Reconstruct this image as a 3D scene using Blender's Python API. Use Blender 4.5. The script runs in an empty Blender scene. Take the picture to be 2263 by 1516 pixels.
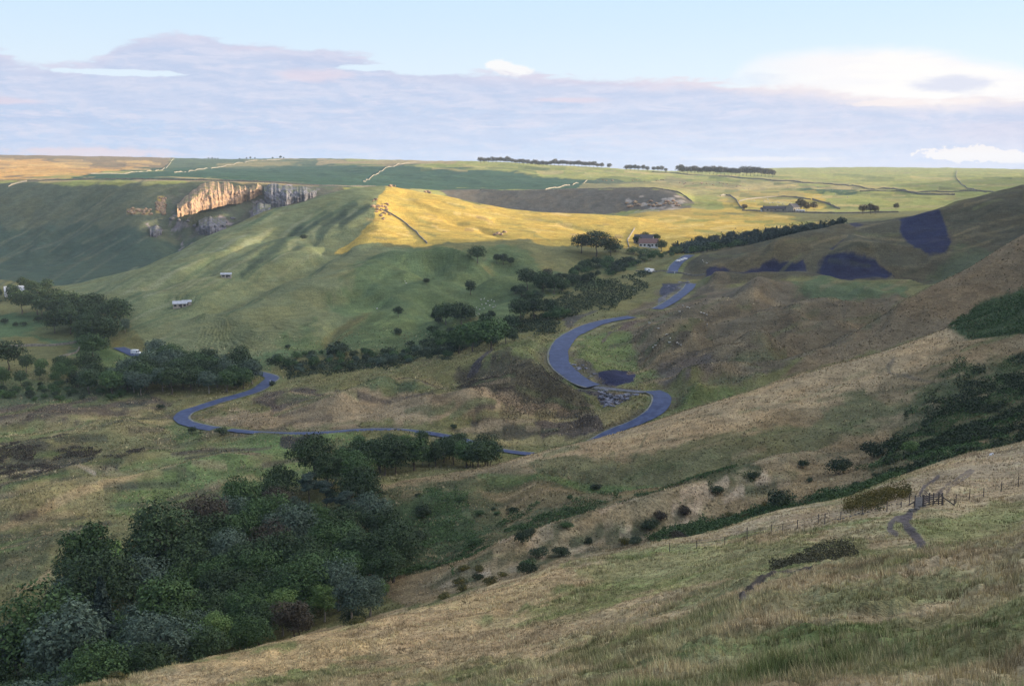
import bpy, math, random
import numpy as np
from math import radians, sin, cos, tan, pi
random.seed(7); RNG = np.random.default_rng(7)
# ------------------------------------------------------------------ camera
FP, CU, CV, PITCH = 2400.0, 1131.5, 758.0, math.atan(373/2400.0)
scene = bpy.context.scene
SC = scene.collection
cam_d = bpy.data.cameras.new('camera'); cam = bpy.data.objects.new('camera', cam_d); SC.objects.link(cam)
cam_d.sensor_width = 36; cam_d.lens = 36*FP/2263.0; cam_d.clip_start = .3; cam_d.clip_end = 30000
cam.location = (0, 0, 0); cam.rotation_euler = (pi/2-PITCH, 0, 0)
scene.camera = cam
# ------------------------------------------------------------------ light
SUN_AZ, SUN_EL = radians(71), radians(10.5)      # clockwise from the view direction (+Y)
TS = tan(SUN_EL)
sd = bpy.data.lights.new('sun', 'SUN'); sun = bpy.data.objects.new('sun', sd); SC.objects.link(sun)
sd.energy = 5.0; sd.angle = radians(.55); sd.color = (1.0, .80, .52)
sun.rotation_euler = (pi/2-SUN_EL, 0, -SUN_AZ+pi) if False else (0, 0, 0)
from mathutils import Vector, Matrix
sdir = Vector((sin(SUN_AZ)*cos(SUN_EL), cos(SUN_AZ)*cos(SUN_EL), sin(SUN_EL)))
sun.rotation_euler = sdir.to_track_quat('Z', 'Y').to_euler()
vs = scene.view_settings
vs.view_transform = 'Standard'; vs.look = 'None'; vs.gamma = 1; vs.exposure = .8
scene.cycles.max_bounces = 5; scene.cycles.volume_bounces = 0
scene.cycles.diffuse_bounces = 2; scene.cycles.glossy_bounces = 1

class NB:
    """tiny node-building helper"""
    def __init__(s, nt): s.nt = nt
    def n(s, typ, **kw):
        nd = s.nt.nodes.new(typ)
        for k, v in kw.items():
            if k in ('in_',): continue
            setattr(nd, k, v)
        return nd
    def l(s, a, b): s.nt.links.new(a, b)
    def put(s, sock, v):
        if hasattr(v, 'is_output') or isinstance(v, bpy.types.NodeSocket): s.l(v, sock)
        else: sock.default_value = v
    def m(s, op, a, b=0.0, c=0.0, clamp=False):
        nd = s.n('ShaderNodeMath', operation=op); nd.use_clamp = clamp
        s.put(nd.inputs[0], a); s.put(nd.inputs[1], b); s.put(nd.inputs[2], c)
        return nd.outputs[0]
    def vm(s, op, a, b=(0, 0, 0)):
        nd = s.n('ShaderNodeVectorMath', operation=op)
        s.put(nd.inputs[0], a); s.put(nd.inputs[1], b)
        return nd.outputs[0]
    def mix(s, f, a, b, blend='MIX'):
        nd = s.n('ShaderNodeMix', data_type='RGBA', blend_type=blend)
        s.put(nd.inputs[0], f)
        for sk, v in ((nd.inputs[6], a), (nd.inputs[7], b)):
            if isinstance(v, (tuple, list)) and len(v) == 3: v = tuple(v)+(1,)
            s.put(sk, v)
        return nd.outputs[2]
    def ss(s, x, lo, hi, a=0.0, b=1.0):
        nd = s.n('ShaderNodeMapRange', interpolation_type='SMOOTHSTEP')
        s.put(nd.inputs[0], x); s.put(nd.inputs[1], lo); s.put(nd.inputs[2], hi); s.put(nd.inputs[3], a); s.put(nd.inputs[4], b)
        return nd.outputs[0]
    def noise(s, vec, scale, detail=4, rough=.55, dist=0.0):
        nd = s.n('ShaderNodeTexNoise'); s.l(vec, nd.inputs['Vector'])
        nd.inputs['Scale'].default_value = scale; nd.inputs['Detail'].default_value = detail
        nd.inputs['Roughness'].default_value = rough; nd.inputs['Distortion'].default_value = dist
        return nd.outputs[0]
    def comb(s, x, y, z=0.0):
        nd = s.n('ShaderNodeCombineXYZ')
        for i, v in enumerate((x, y, z)): s.put(nd.inputs[i], v)
        return nd.outputs[0]

# ------------------------------------------------------------------ sky
world = bpy.data.worlds.new('World'); scene.world = world; world.use_nodes = True
nt = world.node_tree; nt.nodes.clear(); B = NB(nt)
EXPO = 2**vs.exposure
def dc(r, g, b_): return (r/EXPO, g/EXPO, b_/EXPO)        # a radiance given as it should appear at this exposure
sky = B.n('ShaderNodeTexSky', sky_type='NISHITA'); sky.sun_disc = False
sky.sun_elevation = SUN_EL; sky.sun_rotation = SUN_AZ; sky.altitude = 400; sky.air_density = 1.0; sky.dust_density = 1.2; sky.ozone_density = 2.0
skycol = B.mix(1.0, sky.outputs[0], (.10, .10, .10), 'MULTIPLY')
tc = B.n('ShaderNodeTexCoord'); sep = B.n('ShaderNodeSeparateXYZ'); B.l(tc.outputs['Generated'], sep.inputs[0])
X, Y, Z = sep.outputs
DEG = 57.29578
azd = B.m('MULTIPLY', B.m('ARCTAN2', X, Y), DEG)          # degrees, 0 = ahead, + right
eld = B.m('MULTIPLY', B.m('ARCSINE', Z), DEG)
def sky_noise(sx, sy, oz, detail=6, rough=.58, dist=.3, dx=0, dy=0):
    v = B.comb(B.m('MULTIPLY', B.m('ADD', azd, dx), sx), B.m('MULTIPLY', B.m('ADD', eld, dy), sy), oz)
    return B.noise(v, 1.0, detail, rough, dist)
def gauss(ca, ce, ra, re):
    a = B.m('DIVIDE', B.m('SUBTRACT', azd, ca), ra); e = B.m('DIVIDE', B.m('SUBTRACT', eld, ce), re)
    return B.m('EXPONENT', B.m('MULTIPLY', B.m('ADD', B.m('MULTIPLY', a, a), B.m('MULTIPLY', e, e)), -1.0))
def acurve(pts, lo=-40.0, hi=40.0, top=10.0):
    """piecewise value over azimuth"""
    fc = B.n('ShaderNodeFloatCurve'); c = fc.mapping.curves[0]
    P = [((a-lo)/(hi-lo), y/top) for a, y in pts]
    c.points[0].location = P[0]; c.points[1].location = P[-1]
    for q in P[1:-1]: c.points.new(*q)
    fc.mapping.update()
    B.l(B.m('DIVIDE', B.m('SUBTRACT', azd, lo), hi-lo, clamp=True), fc.inputs['Value'])
    return B.m('MULTIPLY', fc.outputs[0], top)
def jit(n, k): return B.m('MULTIPLY', B.m('SUBTRACT', n, .5), k)
S_ = lambda a, b_: B.m('SUBTRACT', a, b_)
A_ = lambda a, b_: B.m('ADD', a, b_)
M_ = lambda a, b_: B.m('MULTIPLY', a, b_)
# clear evening sky: the physical sky, paled by thin high cloud
clear = B.mix(.90, skycol, B.mix(B.ss(eld, 2.0, 10.0), dc(.86, .95, 1.04), dc(.66, .86, 1.06)))
west = B.m('ADD', B.m('MULTIPLY', X, .97), B.m('MULTIPLY', Y, .05))
hi_c = B.mix(B.ss(west, -.75, .85), dc(.33, .44, .67), dc(1.48, 1.60, 1.90))  # upper sky colour set as unseen fill, stronger from the west
clear = B.mix(B.ss(eld, 9, 30), clear, B.mix(.12, hi_c, skycol))
glow = gauss(84, 16, 38, 26)                              # bright western sky round the low sun, boosted unseen to model the slopes
clear = B.mix(M_(glow, B.ss(azd, 27, 42)), clear, dc(6.0, 5.4, 4.8))
big = sky_noise(.09, .50, 2.2, 5, .5, .2); med = sky_noise(.22, 1.2, 3.1, 6, .6, .3); fin = sky_noise(.75, 2.6, 6.1, 7, .66, .5)
puff = sky_noise(.8, 1.3, 7.7, 6, .6, .1)
# tall sunlit anvil cloud on the right, behind the bank
atop = acurve([(-40, 0), (8, 0), (11, 5.0), (13, 6.15), (17, 6.3), (20, 6.2), (23, 5.5), (26, 5.0), (32, 5.2), (40, 4.5)])
an = M_(B.ss(S_(A_(atop, A_(jit(fin, .5), jit(puff, .35))), eld), -.03, .75), B.ss(A_(azd, jit(med, 6)), 7, 17))
ash = M_(B.ss(A_(A_(gauss(21.5, 4.25, 2.6, .55), M_(gauss(12, 4.6, 2.2, .6), .8)), A_(jit(med, 1.0), jit(fin, .8))), .35, .85), .8)
acol = B.mix(M_(B.ss(med, .42, .62), .35), dc(1.02, .99, .97), dc(.88, .88, .96)); acol = B.mix(ash, acol, dc(.70, .73, .88))
c1 = B.mix(an, clear, acol)
# one bright cumulus head left of centre
cuh = B.ss(A_(A_(gauss(.1, 5.2, 1.2, .40), M_(gauss(-.8, 5.6, .6, .30), .8)), jit(sky_noise(1.1, 2.0, 5.7, 6, .65, .1), 1.1)), .42, .72)
c1 = B.mix(M_(cuh, .9), c1, dc(1.0, .98, .97))
# long bank
btop = acurve([(-40, 6.0), (-28, 5.9), (-25, 5.7), (-22.8, 5.2), (-20.5, 5.6), (-19, 6.5), (-17.5, 6.85), (-14, 6.6), (-11, 6.3), (-8, 6.0), (-6.5, 5.6), (-5.6, 5.2), (-2, 5.15), (2, 5.05), (6, 4.85), (10, 4.75), (14, 4.35), (17, 3.95), (20, 3.75), (25, 3.6), (40, 3.4)])
dtop = S_(A_(btop, A_(jit(med, 1.3), jit(fin, .95))), eld)
bank = B.ss(dtop, -.06, .30)
gaps = B.m('MAXIMUM', gauss(-19.5, 4.85, 4.6, .20), B.m('MAXIMUM', gauss(-7.0, 5.35, 2.2, .22), M_(gauss(-23, 5.6, 2.4, .2), .7)))
gaps = B.m('MAXIMUM', gaps, M_(gauss(-26, 3.0, 2.6, .16), .7))
bank = M_(bank, B.m('SUBTRACT', 1.0, B.ss(A_(gaps, A_(jit(fin, 1.1), jit(med, .7))), .46, .66)))
bank = M_(bank, B.m('MULTIPLY', B.ss(eld, 12, 20, 1, 0), B.ss(azd, 30, 42, 1, 0)))
bl = B.mix(B.ss(azd, -22, 18), dc(.52, .66, .90), dc(.68, .76, .93))
bl = B.mix(B.ss(eld, .3, 5.5), bl, dc(.57, .66, .86))
bl = B.mix(M_(B.ss(fin, .40, .58), .5), bl, dc(.53, .61, .82))
bl = B.mix(M_(B.ss(sky_noise(.30, 2.6, 12.1, 7, .66, .6), .50, .64), B.ss(eld, .6, 2.2, .2, .6)), bl, dc(.80, .78, .90))
bl = B.mix(M_(B.ss(med, .48, .62), .3), bl, dc(.69, .71, .86))
bl = B.mix(M_(B.ss(big, .40, .62), .6), bl, dc(.64, .70, .88))
bl = B.mix(M_(B.ss(azd, 6, 24), B.ss(med, .35, .65, .25, .7)), bl, dc(.72, .70, .84))
rel = S_(A_(M_(fin, .6), M_(med, .6)), A_(M_(sky_noise(.75, 2.6, 6.1, 7, .66, .5, dx=-.35, dy=-.16), .6), M_(sky_noise(.22, 1.2, 3.1, 6, .6, .3, dx=-.6, dy=-.25), .6)))
bl = B.mix(M_(B.ss(rel, .01, .09), .26), bl, dc(.84, .82, .92)); bl = B.mix(M_(B.ss(rel, -.02, -.10), .26), bl, dc(.45, .56, .80))
hl = M_(B.ss(dtop, .85, .12), B.ss(A_(azd, jit(med, 20)), -6, 12, .22, .85))
hl = B.m('MAXIMUM', hl, M_(B.ss(A_(A_(gauss(-10, 4.9, 3.0, .5), M_(gauss(-13.5, 6.2, 3.0, .4), .8)), jit(fin, .8)), .45, 1.0), .65))
hl = B.m('MAXIMUM', hl, M_(B.ss(A_(A_(gauss(3.0, 3.75, 3.2, .22), M_(gauss(-25, 3.4, 3.0, .3), 1.0)), jit(fin, .6)), .5, .95), .75))
hl = B.m('MAXIMUM', hl, M_(B.ss(A_(gauss(20, 3.45, 5.5, .32), jit(puff, .9)), .5, .8), .95))
bl = B.mix(hl, bl, B.mix(B.ss(azd, 2, 20), dc(.80, .70, .80), dc(.98, .88, .86)))
c2 = B.mix(bank, c1, bl)
# small puffs over the right-hand horizon, pink glow low on the left
pf = M_(B.ss(A_(A_(gauss(22.5, .95, 2.6, .42), M_(gauss(26.5, .75, 3.0, .3), .9)), jit(sky_noise(1.9, 2.6, 9.3, 6, .66, .1), 1.7)), .52, .64), B.ss(A_(eld, jit(fin, .2)), .42, .6))
pf = B.m('MAXIMUM', pf, M_(B.ss(A_(gauss(13, .75, 7, .22), jit(fin, 1.0)), .6, 1.0), .6))
c3 = B.mix(pf, c2, dc(.97, .90, .88))
pk = M_(B.ss(A_(gauss(-20.5, 1.0, 4.5, .42), jit(sky_noise(.8, 2.2, 4.3, 6, .65, .2), 1.5)), .35, .9), .8)
c3 = B.mix(pk, c3, dc(.86, .70, .74))
c3 = B.mix(M_(B.ss(eld, .8, .15), .35), c3, dc(.72, .74, .86))
final = B.mix(B.ss(eld, -3, -.3), dc(.14, .16, .13), c3)
bg = B.n('ShaderNodeBackground'); B.l(final, bg.inputs[0]); bg.inputs[1].default_value = 1.0
wo = B.n('ShaderNodeOutputWorld'); B.l(bg.outputs[0], wo.inputs[0])
world.cycles.sampling_method = 'MANUAL'; world.cycles.sample_map_resolution = 512

# ------------------------------------------------------------------ maths helpers
CP, SP = cos(PITCH), sin(PITCH)
def azt(u, v):
    """photo pixel -> azimuth, tan(elevation)"""
    u = np.asarray(u, float); v = np.asarray(v, float)
    xc = (u-CU)/FP; yc = (CV-v)/FP
    dx, dy, dz = xc, CP+yc*SP, -SP+yc*CP
    return np.arctan2(dx, dy), dz/np.hypot(dx, dy)
def u2az(u): return np.arctan2((np.asarray(u, float)-CU)/FP, CP)   # on the line through the frame's middle
def proj(x, y, z):
    dep = y*CP-z*SP; up = y*SP+z*CP
    dep = np.maximum(dep, .01)
    return CU+FP*x/dep, CV-FP*up/dep
def pchip_slopes(x, y):
    h = np.diff(x, axis=0); dl = np.diff(y, axis=0)/h
    m = np.zeros_like(y)
    w1 = 2*h[1:]+h[:-1]; w2 = h[1:]+2*h[:-1]
    with np.errstate(divide='ignore', invalid='ignore'):
        hm = (w1+w2)/(w1/dl[:-1]+w2/dl[1:])
    m[1:-1] = np.where(dl[:-1]*dl[1:] > 0, hm, 0)
    m[0] = dl[0]; m[-1] = dl[-1]
    return np.nan_to_num(m)
def pchip1(x, y, xi):
    x = np.asarray(x, float)[:, None]; y = np.asarray(y, float)[:, None]
    m = pchip_slopes(x, y)
    x, y, m = x[:, 0], y[:, 0], m[:, 0]
    xi = np.clip(xi, x[0], x[-1])
    k = np.clip(np.searchsorted(x, xi)-1, 0, len(x)-2)
    h = x[k+1]-x[k]; f = (xi-x[k])/h
    return (2*f**3-3*f**2+1)*y[k]+(f**3-2*f**2+f)*h*m[k]+(-2*f**3+3*f**2)*y[k+1]+(f**3-f**2)*h*m[k+1]
def sstep(x, a, b):
    t = np.clip((x-a)/(b-a), 0, 1); return t*t*(3-2*t)
_perm = np.random.default_rng(3).random(65536)
def vnoise(x, y, seed=0):
    xi = np.floor(x).astype(np.int64); yi = np.floor(y).astype(np.int64)
    fx = x-xi; fy = y-yi; fx = fx*fx*fx*(fx*(fx*6-15)+10); fy = fy*fy*fy*(fy*(fy*6-15)+10)
    def h(a, b): return _perm[((a*73856093) ^ (b*19349663) ^ (seed*83492791)) & 65535]
    return (h(xi, yi)*(1-fx)+h(xi+1, yi)*fx)*(1-fy)+(h(xi, yi+1)*(1-fx)+h(xi+1, yi+1)*fx)*fy
def fbm(x, y, wl, octv=4, seed=0, rough=.5):
    o = 0; a = 1; s = 0
    for i in range(octv):
        o = o+a*(vnoise(x/wl*1.0+17.3*i, y/wl+9.1*i, seed+i)-.5); s += a; a *= rough; wl = wl/2.03
    return o/s*2
def ridged(x, y, wl, octv=3, seed=0):
    o = 0; a = 1; s = 0
    for i in range(octv):
        n = vnoise(x/wl+3.1*i, y/wl+7.7*i, seed+i)*2-1
        o = o+a*(1-2*np.abs(n)); s += a; a *= .5; wl /= 2.1
    return o/s

# ------------------------------------------------------------------ terrain control curves, near to far: (u, d, row-or-height)
CURVES = [
 [(-1200,3,-1.9),(5300,3,-1.6)],
 [(-1200,24,-13.5),(0,24,-12.8),(1131,25,1580),(1700,23,1545),(2263,21,1525),(2700,21,1440),(3500,21,1180),(5300,21,-1)],
 [(-1200,40,-22),(0,42,-21.5),(700,42,1620),(1140,44,1518),(1500,48,1405),(1636,50,1350),(1772,52,1311),(1874,54,1288),(2263,60,1212),(2700,60,1120),(3500,55,800),(5300,50,400)],
 [(-1200,60,-31),(0,62,-30.5),(600,66,1560),(1140,70,1460),(1500,74,1352),(1711,78,1272),(1806,80,1257),(1925,82,1243),(2044,84,1226),(2263,88,1192),(2700,90,1080),(3500,80,760),(5300,75,300)],
 [(-1200,62,-32.5),(0,65,-32),(600,69,1556),(1140,73,1452),(1500,77,1346),(1711,82,1275),(1806,88,1262),(1925,91,1247),(2044,92,1230),(2263,98,1195),(2700,100,1082),(3500,90,765),(5300,85,290)],
 [(-1200,75,-38),(0,78,-37),(243,80,1590),(900,92,1450),(1330,104,1330),(1629,112,1240),(1896,122,1168),(2075,138,1112),(2263,150,1085),(2700,160,990),(3500,150,700),(5300,140,200)],
 [(-1200,90,-46),(0,95,1566),(243,100,1505),(437,104,1457),(557,108,1430),(756,114,1386),(900,120,1352),(1026,126,1318),(1136,130,1290),(1199,134,1262),(1330,140,1233),(1472,148,1198),(1600,158,1172),(1732,170,1131),(1896,184,1097),(1995,196,1058),(2125,208,1015),(2263,222,984),(2700,235,880),(3500,235,640),(5300,220,180)],
 [(-1200,140,-75),(0,150,-76),(243,158,-76),(600,168,-76),(900,176,-74),(1136,180,-70),(1330,186,-69),(1629,200,-68),(1896,218,1120),(2125,240,1026),(2263,256,992),(2700,270,880),(3500,260,600),(5300,250,100)],
 [(-1200,200,-101),(0,206,-99),(243,218,-98),(600,232,-95),(900,236,-90),(1136,232,-84),(1330,226,1222),(1480,230,1188),(1629,236,1165),(1732,240,1122),(1896,246,1090),(2125,268,1000),(2263,284,960),(2700,300,830),(3500,290,500),(5300,280,50)],
 [(-1200,255,-103),(0,262,-101),(243,268,-100),(600,276,-97),(800,272,1205),(935,268,1170),(1200,272,1140),(1500,280,1090),(1700,290,1055),(1896,310,1010),(2125,340,905),(2263,360,850),(2700,380,680),(3500,380,250),(5300,360,0)],
 [(-1200,330,-103),(0,335,-102),(300,335,-101),(600,328,-96),(700,322,-90.5),(780,318,1079),(900,328,1061),(980,334,1048),(1060,342,1036),(1160,352,1008),(1350,366,962),(1400,370,946),(1514,382,911),(1667,402,863),(1781,418,825),(1953,438,777),(2086,452,727),(2263,468,662),(2700,480,460),(3500,470,100),(5300,440,-60)],
 [(-1200,350,-103),(0,355,-102),(300,355,-101),(600,350,-98),(780,346,-97),(980,362,-99),(1060,366,-100),(1160,376,-102),(1350,388,-97.5),(1514,402,918),(1667,420,868),(1781,434,829),(1953,452,779),(2086,464,726),(2263,482,658),(2700,495,450),(3500,490,80),(5300,460,-80)],
 [(-1200,405,-103),(0,402,-102),(300,402,-101),(600,396,-98),(780,388,-96),(980,392,-96.5),(1160,400,-98),(1300,404,-95),(1400,404,-91),(1500,412,888),(1600,432,846),(1700,452,800),(1839,478,748),(1934,494,696),(2029,508,643),(2125,526,594),(2220,546,533),(2263,556,507),(2700,560,260),(3500,540,-100),(5300,500,-200)],
 [(-1200,450,-103),(0,452,-101),(400,452,-100),(780,446,-94),(1000,440,-90),(1200,438,-89),(1300,436,-87.5),(1440,436,-86),(1600,470,-82),(1700,486,-79),(1839,512,-78),(1934,526,-74),(2029,542,-70),(2125,560,-60),(2263,590,-40),(2700,600,250),(3500,580,-120),(5300,540,-220)],
 [(-1200,545,-102),(0,540,-99),(400,538,-98),(600,528,-97.5),(800,516,-92),(1000,504,-86),(1130,498,-82),(1240,498,-80),(1400,500,-80),(1600,532,745),(1700,548,722),(1839,582,688),(1960,604,656),(2060,620,-60),(2263,640,-42),(2700,650,240),(3500,620,-150),(5300,580,-250)],
 [(-1200,640,-100),(0,622,-95),(200,612,-95),(330,598,-94),(600,566,-94.5),(800,556,-93),(900,552,-91),(1050,548,-87),(1180,552,-82),(1300,566,-78),(1400,590,-75),(1500,622,661),(1600,640,640),(1700,650,625),(1900,662,621),(1990,668,618),(2120,680,-54),(2263,694,-36),(2700,700,220),(3500,660,-150),(5300,620,-250)],
 [(-1200,740,-95),(0,722,-88),(150,704,-86),(300,652,715),(450,630,722),(600,622,715),(800,622,695),(900,626,684),(1050,636,664),(1150,652,650),(1250,680,632),(1350,712,612),(1440,738,602),(1500,738,598),(1560,706,612),(1640,696,607),(1760,690,606),(1900,684,600),(2000,690,590),(2086,700,570),(2263,730,500),(2700,740,200),(3500,700,-150),(5300,650,-250)],
 [(-1200,820,-88),(0,800,-82),(100,780,652),(200,750,648),(300,740,630),(450,730,610),(600,728,606),(760,735,600),(900,742,596),(1000,744,586),(1100,750,582),(1200,764,584),(1300,772,588),(1400,782,583),(1455,785,577),(1526,768,565),(1644,762,545),(1728,762,527),(1839,770,506),(1964,782,482),(2086,795,446),(2182,808,423),(2263,820,406),(2700,860,180),(3500,800,-150),(5300,700,-250)],
 [(-1200,880,-86),(0,850,-81),(118,820,640.5),(222,838,615),(326,800,594),(453,796,560),(560,786,552),(660,790,547),(760,800,543),(840,798,541),(940,802,539),(1000,806,532),(1131,826,531),(1250,842,535),(1330,850,541),(1400,850,550),(1455,850,556),(1526,884,553),(1644,890,-62),(1839,870,-52),(2086,890,-34),(2263,910,-22),(2700,960,150),(3500,880,-150),(5300,760,-250)],
 [(-1200,930,-84),(0,890,-81),(118,860,-85),(222,868,-80),(326,850,590),(453,850,541),(560,860,514),(660,880,493),(760,880,476),(820,876,470),(900,884,488),(1000,896,497),(1131,912,503),(1250,922,510),(1350,926,518),(1420,920,526),(1500,930,520),(1560,945,516),(1644,950,513),(1750,955,508),(1839,940,-47),(2086,960,-38),(2263,990,-26),(2700,1040,120),(3500,960,-150),(5300,820,-250)],
 [(-1200,990,-84),(0,930,-81),(118,900,-85),(222,905,-82),(326,905,-77),(453,912,531),(524,920,501),(604,930,464),(672,942,449),(739,955,427),(800,968,415),(858,980,411),(908,984,421),(989,988,434),(1069,996,451),(1136,1004,463),(1204,1012,469),(1331,1026,475),(1430,1030,483),(1540,1020,494),(1644,1020,498),(1839,1020,-42),(2086,1040,-36),(2263,1070,-26),(2700,1120,150),(3500,1040,-150),(5300,900,-250)],
 [(-1200,1100,-84),(0,1000,-81),(118,960,-83),(222,955,-81),(326,955,-78),(453,960,-68),(604,980,-58),(739,1010,433),(858,1040,414),(989,1060,440),(1136,1080,-56),(1331,1090,-52),(1430,1080,478),(1540,1066,482),(1644,1070,484),(1839,1080,-40),(2086,1100,-36),(2263,1130,-28),(2700,1200,200),(3500,1120,-150),(5300,980,-250)],  # ground hidden behind the spur crest, kept high to shade the valley beyond
 [(-1200,1320,-84),(0,1130,-80),(118,1080,-80),(222,1050,-79),(326,1010,-77),(453,1005,-68),(604,1040,-58),(739,1080,433),(858,1130,414),(989,1150,445),(1136,1200,-56),(1331,1190,-50),(1430,1150,473),(1540,1140,470),(1644,1170,468),(1735,1190,466),(1839,1200,-39),(2086,1200,-34),(2263,1230,-30),(2700,1290,300),(3500,1200,0),(5300,1080,-250)],
 [(-1200,1440,420),(-300,1330,460),(0,1235,500),(118,1190,498),(222,1150,495),(326,1110,485),(392,1128,470),(470,1142,452),(553,1147,442),(640,1147,446),(739,1152,434),(858,1180,415),(989,1245,470),(1136,1265,482),(1331,1262,480),(1430,1252,464),(1480,1245,458),(1540,1235,459),(1644,1240,459),(1735,1245,460),(1900,1260,462),(2086,1300,-33),(2263,1340,-33),(2700,1400,400),(3500,1320,300),(5300,1200,0)],
 [(-1200,1600,395),(-300,1450,402),(0,1355,406),(100,1325,401),(222,1270,400),(326,1222,400),(400,1196,401),(500,1180,402),(600,1172,405),(720,1178,413),(858,1230,414),(989,1300,422),(1060,1320,420),(1136,1322,421),(1331,1316,417),(1430,1312,417),(1490,1310,425),(1530,1310,440),(1640,1320,441),(1760,1330,441),(1900,1350,441),(2086,1400,432),(2263,1450,420),(2700,1500,410),(3500,1450,400),(5300,1400,390)],
 [(-1200,1800,388),(0,1620,397),(300,1560,392),(600,1500,399),(800,1500,405),(1000,1560,413),(1200,1580,412),(1400,1580,409),(1600,1600,424),(1800,1620,420),(2000,1650,415),(2263,1700,405),(2700,1700,400),(5300,1700,390)],
 [(-1200,2300,372),(0,2250,378),(300,2200,377),(600,2150,378),(900,2150,368),(1060,2180,361),(1200,2160,368),(1330,2140,374),(1480,2120,383),(1600,2100,389),(1720,2100,394),(1900,2200,398),(2263,2300,392),(2700,2300,390),(5300,2300,385)],
 [(-1200,3600,345),(0,3600,344),(160,3600,346),(380,3500,350),(500,3400,353),(700,3300,352),(900,3000,356),(1000,2700,358),(1060,2600,358.5),(1200,2700,366),(1330,2900,373),(1480,3200,380),(1560,3500,376),(1700,3600,373),(1900,3800,371),(2100,3800,373),(2263,3800,376),(2700,3800,378),(5300,3800,380)],
 [(-1200,6500,372),(0,6500,372),(1131,6500,386),(5300,6500,390)],
]
NROW = [80,75,85,12,75,75,30,30,75,75,28,30,70,90,80,75,75,70,55,60,40,40,55,50,42,45,40,40,6]
ON = np.linspace(-40, 2303, 1171)
LFT = -40-np.cumsum(np.geomspace(2.5, 60, 60)); LFT = LFT[LFT > -1190][::-1]
RGT = 2303+np.cumsum(np.geomspace(2.5, 70, 110)); RGT = RGT[RGT < 5200]
UC = np.concatenate([LFT, ON, RGT])
AZ = u2az(UC); AX = np.arange(AZ[-1]+.02, radians(112), .02); AL = np.arange(radians(-95), AZ[0]-.02, .03)
AZ = np.concatenate([AL, AZ, AX]); UC = np.concatenate([np.full(len(AL), -1200.0), UC, np.full(len(AX), 6000.0)]); NC = len(UC)
KS, KT = [], []
for cv in CURVES:
    us = np.array([c[0] for c in cv], float); ds = np.array([c[1] for c in cv], float)
    ts = []
    for u, d, r in cv:
        # rows above the top of the frame far off to the right are given as negative rows too, so use r<0 & u<2400 (or near) as heights
        if r < 0 and (u < 2690 or (d < 30)): ts.append(r/d)
        elif r < 0: ts.append(float(azt(u, 385)[1])+(385-r)/2400*.42)
        elif u >= 2690: ts.append((385-r)/2400*.72)
        else: ts.append(float(azt(u, r)[1]))
    a = u2az(us)
    KS.append(np.log(pchip1(a, ds, AZ))); KT.append(pchip1(a, np.array(ts), AZ))
KS = np.array(KS); KT = np.array(KT)
for k in range(1, len(KS)): KS[k] = np.maximum(KS[k], KS[k-1]+.004)
KM = pchip_slopes(KS, KT)
rows_s, rows_t = [], []
for k in range(len(KS)-1):
    n = NROW[k]; h = KS[k+1]-KS[k]
    for i in range(n + (1 if k == len(KS)-2 else 0)):
        f = i/n
        rows_s.append(KS[k]+f*h)
        rows_t.append((2*f**3-3*f**2+1)*KT[k]+(f**3-2*f**2+f)*h*KM[k]+(-2*f**3+3*f**2)*KT[k+1]+(f**3-f**2)*h*KM[k+1])
D = np.exp(np.array(rows_s)); T = np.array(rows_t); NR = D.shape[0]
GX = D*np.sin(AZ)[None]; GY = D*np.cos(AZ)[None]; GZ = D*T
U0, V0 = proj(GX, GY, GZ)

def poly_sd(U, V, P):
    """signed distance in px, + inside"""
    P = np.asarray(P, float); n = len(P); best = np.full(U.shape, 1e9); ins = np.zeros(U.shape, bool)
    for i in range(n):
        ax, ay = P[i]; bx, by = P[(i+1) % n]; ex, ey = bx-ax, by-ay
        t = np.clip(((U-ax)*ex+(V-ay)*ey)/(ex*ex+ey*ey+1e-9), 0, 1)
        best = np.minimum(best, (U-ax-t*ex)**2+(V-ay-t*ey)**2)
        c = (ay > V) != (by > V)
        with np.errstate(divide='ignore', invalid='ignore'): xx = (bx-ax)*(V-ay)/(by-ay+1e-12)+ax
        ins ^= c & (U < xx)
    return np.where(ins, 1, -1)*np.sqrt(best)
def line_d(U, V, P):
    P = np.asarray(P, float); best = np.full(U.shape, 1e9)
    for i in range(len(P)-1):
        ax, ay = P[i][:2]; bx, by = P[i+1][:2]; ex, ey = bx-ax, by-ay
        t = np.clip(((U-ax)*ex+(V-ay)*ey)/(ex*ex+ey*ey+1e-9), 0, 1)
        best = np.minimum(best, (U-ax-t*ex)**2+(V-ay-t*ey)**2)
    return np.sqrt(best)
def region(P, soft=8, nz=None, dr=(0, 1e9)):
    """weight 0..1 over the grid for the ground inside outline P (photo pixels), with a ragged edge"""
    P = np.asarray(P, float); pad = soft*3+20
    w = np.zeros(U0.shape)
    m = (U0 > P[:, 0].min()-pad) & (U0 < P[:, 0].max()+pad) & (V0 > P[:, 1].min()-pad) & (V0 < P[:, 1].max()+pad) & (D > dr[0]) & (D < dr[1]+0*D)
    if not m.any(): return w
    s = poly_sd(U0[m], V0[m], P)
    if nz is not None: s = s+nz[m]*(soft*3.0+5)
    w[m] = sstep(s, -soft*.6, soft*.6)
    return w

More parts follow.
